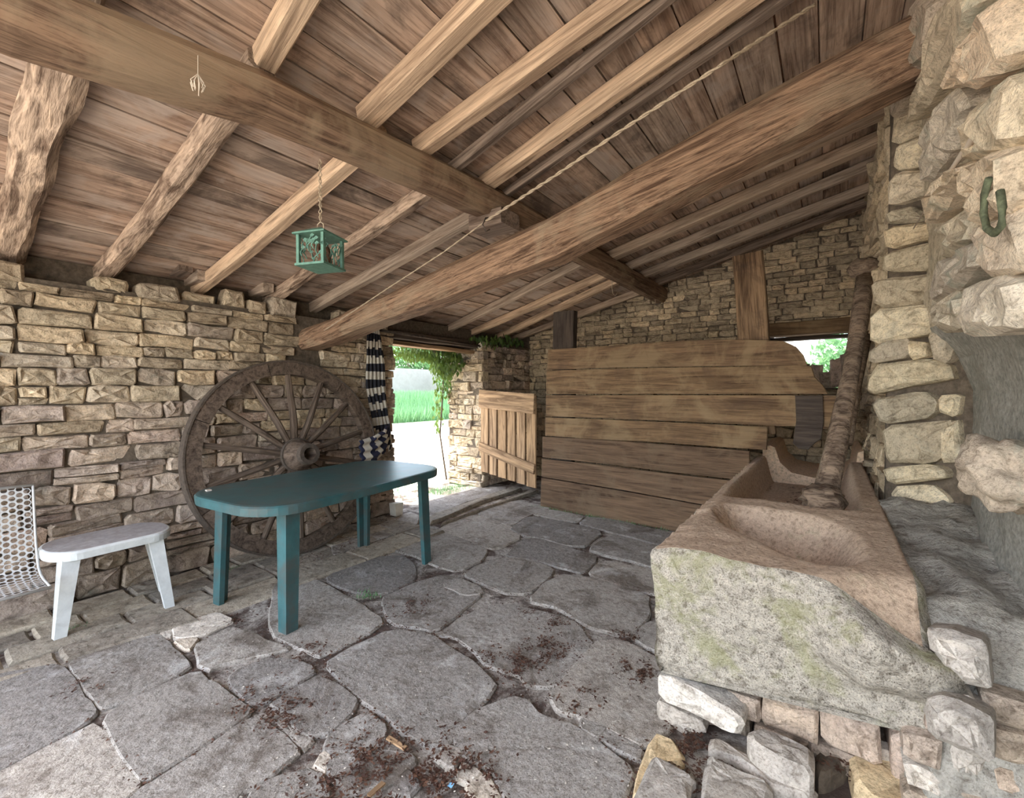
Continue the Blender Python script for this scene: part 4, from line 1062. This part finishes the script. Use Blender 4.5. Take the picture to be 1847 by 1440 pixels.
def ribbon(path, n_across, stripe, mats, name, lab, folds=5, amp=.022, axis=V((0, 1, 0))):
    path = [(V(p[:3]), p[3]) for p in path]; L_ = [0]
    for (a_, _), (b_, _) in zip(path, path[1:]): L_.append(L_[-1]+(b_-a_).length)
    tot = L_[-1]; ns = int(tot/.02); v_ = []
    for i in range(ns+1):
        s = tot*i/ns; k = min(len(path)-2, max(0, bisect.bisect_right(L_, s)-1)); t_ = (s-L_[k])/(L_[k+1]-L_[k])
        c_ = path[k][0].lerp(path[k+1][0], t_); w_ = lerp(path[k][1], path[k+1][1], t_)
        d_ = (path[k+1][0]-path[k][0]).normalized(); ac = (axis-d_*axis.dot(d_)).normalized(); nn = ac.cross(d_)
        for j in range(n_across+1):
            u_ = j/n_across*2-1
            v_.append(c_+ac*w_*u_+nn*amp*math.sin((u_*folds+.15*math.sin(s*4))*PI)+nn*.01*noise.noise(V((u_*3, s*5, 0))))
    mb = MB(); k = n_across+1
    mb.v = [tuple(p) for p in v_]
    for i in range(ns):
        for j in range(n_across):
            s = tot*(i+.5)/ns + .005*math.sin(j*.5)
            mb.f.append((i*k+j, i*k+j+1, (i+1)*k+j+1, (i+1)*k+j)); mb.m.append(int(s/stripe) % 2)
    o_ = mb.build(name, mats, smooth=True)
    md = o_.modifiers.new('thick', 'SOLIDIFY'); md.thickness = .004
    return o_
tag(ribbon(cu, 36, .078, [m_cream, m_black], 'curtain', ''), 'black and cream striped curtain bunched beside the doorway', 'curtain')
tag(ribbon([(-3.60, 2.88, .93, .07), (-3.52, 2.78, .84, .11), (-3.47, 2.64, .785, .12), (-3.46, 2.46, .765, .11)], 20, .075, [m_navy, m_cream], 'cloth', '', 3, .018, V((0, 0, 1))), 'navy and white striped cloth bundle behind the green table corner', 'cloth')

# small white block on the step
mb = MB(); mb.add([(-.05,-.04,0),(.05,-.045,0),(.055,.04,0),(-.045,.045,0),(-.06,-.045,.13),(.045,-.05,.14),(.06,.045,.135),(-.055,.05,.125)], [(0,3,2,1),(4,5,6,7),(0,1,5,4),(1,2,6,5),(2,3,7,6),(3,0,4,7)])
tag(mb.build('white_block', m_white_solid, None, (-3.74, 3.10, .0)), 'small cream white block at the foot of the doorway', 'block')

# ================================================================== VINE, GRASS, OUTSIDE
lf = random.Random(11)
def leaves(mb, c, r, n_, s0, s1, shell=0.0, hang=False):
    for k in range(n_):
        while True:
            d = V((lf.uniform(-1, 1), lf.uniform(-1, 1), lf.uniform(-1, 1)))
            if shell*shell < d.length_squared < 1: break
        p_ = V((c[0]+d.x*r[0], c[1]+d.y*r[1], c[2]+d.z*r[2]))
        n1 = V((lf.uniform(-1, 1), lf.uniform(-1, 1), lf.uniform(-.2, 1))).normalized(); a1 = n1.orthogonal().normalized(); b1 = n1.cross(a1)
        if hang: b1 = V((lf.uniform(-.4, .4), lf.uniform(-.4, .4), -1)).normalized(); a1 = b1.cross(V((lf.uniform(-1, 1), lf.uniform(-1, 1), 0.1))).normalized()
        s = lf.uniform(s0, s1)
        mb.add([p_-b1*s, p_+a1*s*.55-b1*.2*s, p_+b1*s, p_-a1*s*.55-b1*.2*s], [(0, 1, 2, 3)])
vn = thing('hanging_vine', 'green leafy vine hanging over the right side of doorway', 'vine', (-4.3, 4.4, 1.5))
mb = MB()
for (c, r, n_) in (((-4.22, 4.35, 1.70), (.26, .24, .22), 650), ((-4.45, 4.05, 1.80), (.20, .45, .10), 420), ((-4.42, 4.50, 1.45), (.16, .14, .28), 160), ((-4.52, 4.5, 1.05), (.08, .1, .35), 90), ((-3.85, 4.72, 1.98), (.14, .30, .09), 120), ((-3.80, 5.2, 2.05), (.12, .4, .08), 120)):
    leaves(mb, V(c)-V((-4.3, 4.4, 1.5)), r, n_, .018, .045, 0, True)
stuff(mb.build('leaves', m_leaf, vn))
mb = MB(); mb.tube([(-.15, .2, -1.45), (-.2, .12, -.8), (-.12, .1, -.2), (.05, -.05, .25), (.1, -.3, .35)], [.014, .012, .01, .008, .006], 6); mb.build('stem', m_bark, vn, smooth=True)

def blades(mb, n_, fx, h0_, h1_, w_):
    for k in range(n_):
        x_, y_, z_ = fx(); h = lf.uniform(h0_, h1_); a_ = lf.random()*6.28; l_ = lf.uniform(0, .5)*h
        d = V((math.cos(a_), math.sin(a_), 0)); t_ = V((math.cos(a_*3), math.sin(a_*3), 0))*l_
        p_ = V((x_, y_, z_)); mb.add([p_-d*w_, p_+d*w_, p_+t_+V((0, 0, h))], [(0, 1, 2)])
# far bank of tall grass
def bankz(x_): return -.05 + .75*sstep(-14.5, -19, x_)
mb = MB(); v_ = []; 
for i in range(21):
    for j in range(13): x_ = -11.5-i*.7; y_ = 4+j*1.9; v_.append((x_, y_, bankz(x_)-.02+.03*noise.noise(V((x_, y_, 0)))))
mb.add(v_, [(i*13+j, i*13+j+1, (i+1)*13+j+1, (i+1)*13+j)[::-1] for i in range(20) for j in range(12)])
bk = mb.build('grass_bank', plain('bank_green', (.08, .17, .05), .95, 3, .3)); struct(bk)
mb = MB()
def bf():
    x_ = -14.8-lf.random()**1.4*8; y_ = 9+lf.random()*15; return x_, y_, bankz(x_)
blades(mb, 22000, bf, .25, .75, .022)
tag(mb.build('tall_grass', m_grass), 'bright green tall grass beyond the sunlit yard', 'grass', kind='stuff')
mb = MB()
blades(mb, 2200, lambda: (lf.uniform(-6.2, -4.2), lf.uniform(3.2, 4.6), -.05), .03, .10, .004)
blades(mb, 900, lambda: (lf.uniform(-4.3, -3.9), lf.uniform(4.0, 4.66), -.01), .02, .07, .003)
tag(mb.build('door_grass', m_grass), 'low sparse grass on the ground just outside the doorway', 'grass', kind='stuff')
mb = MB(); blades(mb, 260, lambda: (lf.uniform(-2.75, -1.2), 4.25+lf.uniform(-.04, .01), 0), .01, .04, .003)
for (px, py) in ((135, 1138), (415, 1030), (665, 1075)):
    c_ = fl(px, py); blades(mb, 60, lambda: (c_.x+lf.gauss(0, .03), c_.y+lf.gauss(0, .03), 0), .01, .035, .003)
tag(mb.build('moss', m_grass), 'tiny green moss tufts in the floor joints', 'moss', kind='stuff')
# pale garden wall and house end beyond the bank
mb = MB(); mb.box((-24.6, 8, 0), (-24.3, 34, 2.9)); gw = struct(mb.build('garden_wall', m_plaster))
def tree(c, trunk_h, cr, n_, label, grp, ls=(.10, .22)):
    t_ = thing('tree', label, 'tree', c, (0, 0, 0), grp); mb = MB()
    mb.tube([(0, 0, -.1), (.05, .03, trunk_h*.5), (0, .1, trunk_h)], [.16, .12, .07], 8); 
    for k in range(4): a_ = k*1.6; mb.tube([(0, .05, trunk_h*.8), (math.cos(a_)*cr[0]*.5, math.sin(a_)*cr[1]*.5, trunk_h+cr[2]*.5)], [.06, .02], 5)
    mb.build('trunk', m_bark, t_, smooth=True)
    mb = MB()
    for k in range(9):
        d = V((lf.uniform(-.6, .6)*cr[0], lf.uniform(-.6, .6)*cr[1], lf.uniform(-.5, .5)*cr[2]))
        leaves(mb, V((0, 0, trunk_h+cr[2]*.5))+d, (cr[0]*.55, cr[1]*.55, cr[2]*.5), n_//9, *ls, .3)
    stuff(mb.build('crown', m_tree, t_)); return t_
tree((-27, 24.5, 0), 2.6, (3, 3, 3), 3600, 'nearest bright green tree seen at top left of the doorway', None)
tree((-30, 29.5, 0), 3.0, (3, 3, 3.4), 3000, 'taller green tree behind the pale garden wall, middle of doorway', None)
tree((-22.5, 23.5, .9), .7, (.9, .9, .9), 1400, 'small green shrub in front of the pale garden wall', None, (.05, .12))
# seen through the broken back opening
mb = MB()
for k in range(9): mb.box((-1.75+k*.155, 9.6+(k % 2)*.02, 0), (-1.61+k*.155, 9.66+(k % 2)*.02, 2.35))
tag(mb.build('board_fence', m_plaster), 'pale upright board fence seen through the broken back opening', 'fence')
tree((.35, 8.9, 0), 1.1, (.7, .7, 1.0), 2600, 'green bush seen through the broken back opening', None, (.03, .07))

# ================================================================== LITTER ON THE FLOOR
lr = random.Random(21)
def flake(mb, c, s0, s1):
    a_ = lr.random()*6.3; s_ = lr.uniform(s0, s1)
    u_ = V((math.cos(a_), math.sin(a_), lr.uniform(-.3, .3)))*s_; v_ = V((-math.sin(a_), math.cos(a_), lr.uniform(-.4, .4)))*s_*lr.uniform(.25, .6)
    mb.add([c-u_, c-v_, c+u_, c+v_], [(0, 1, 2, 3)])
mb = MB()
for a_, b_ in slab_edges:
    L = (b_-a_).length; mid = (a_+b_)/2
    dens = 60 + 260*max(0, noise.noise(V((mid.x*1.1, mid.y*1.1, 4)))+.12)
    if mid.y > 2.7: dens *= .35
    if mid.x < -2.3 and mid.y < 1: dens *= .5
    for k in range(int(L*dens)):
        p_ = a_.lerp(b_, lr.random()); flake(mb, V((p_.x+lr.gauss(0, .014), p_.y+lr.gauss(0, .014), lr.uniform(.0, .014))), .003, .009)
for (px, py, r_, n_) in [(745,1095,.10,500),(985,1170,.09,700),(940,1200,.10,700),(1150,1215,.07,500),(1040,1260,.07,300),(560,1175,.05,350),(680,1370,.12,900),(770,1400,.12,900),(840,1410,.09,600),(520,1285,.09,500),(460,1260,.07,350),
    (150,1240,.05,200),(640,985,.12,350),(560,1010,.12,300),(690,940,.12,300),(1250,1345,.07,500),(1290,1400,.08,500),(1180,1420,.06,200),(1560,1410,.08,500),(1500,1330,.06,350),(1660,1400,.05,450),(1720,1430,.04,250),(1620,1370,.04,250),(880,1180,.05,120),(600,1400,.09,400),(430,1120,.05,150),(1130,1150,.06,200),(1000,1130,.05,200),(960,1110,.05,150)]:
    c_ = fl(px, py, .012)
    for k in range(int(n_*.9)):
        gx_, gy_ = c_.x+lr.gauss(0, r_*.75), c_.y+lr.gauss(0, r_*.75)
        if noise.noise(V((gx_*14, gy_*14, 3))) < -.05: continue
        flake(mb, V((gx_, gy_, .014+lr.uniform(0, .012)+(.05 if 1450 < px < 1590 else 0))), .004, .011)
tag(mb.build('leaf_litter', m_litter), 'reddish brown dry leaf litter in the joints of the stone floor', 'leaves', kind='stuff')
mb = MB()
for k in range(900):
    c_ = fl(lr.uniform(380, 1180), lr.uniform(1000, 1440), .014); c_.z = .014; flake(mb, c_, .002, .006)
tag(mb.build('pale_grit', m_chip), 'pale stone grit scattered over the floor slabs', 'grit', kind='stuff')
for (pa, pb, lab) in (((665,1436),(692,1412), 'pale wood splinter on the floor, bottom centre'), ((700,1330),(732,1350), 'flat pale bark chip on the floor above the splinter')):
    a_, b_ = fl(*pa, .018), fl(*pb, .018); o_ = beam('wood_chip', [a_, b_], .018, .006, m_gate); tag(o_, lab, 'wood chip')
c_ = fl(812, 1418, .02); mb = MB(); mb.add([(-.01,-.008,0),(.012,-.006,.003),(.01,.01,.006),(-.008,.008,.002)], [(0,1,2,3)])
tag(mb.build('blue_scrap', plain('blue_plastic', (.2,.42,.62), .5), None, c_), 'tiny pale blue plastic scrap on the floor, bottom centre', 'scrap')
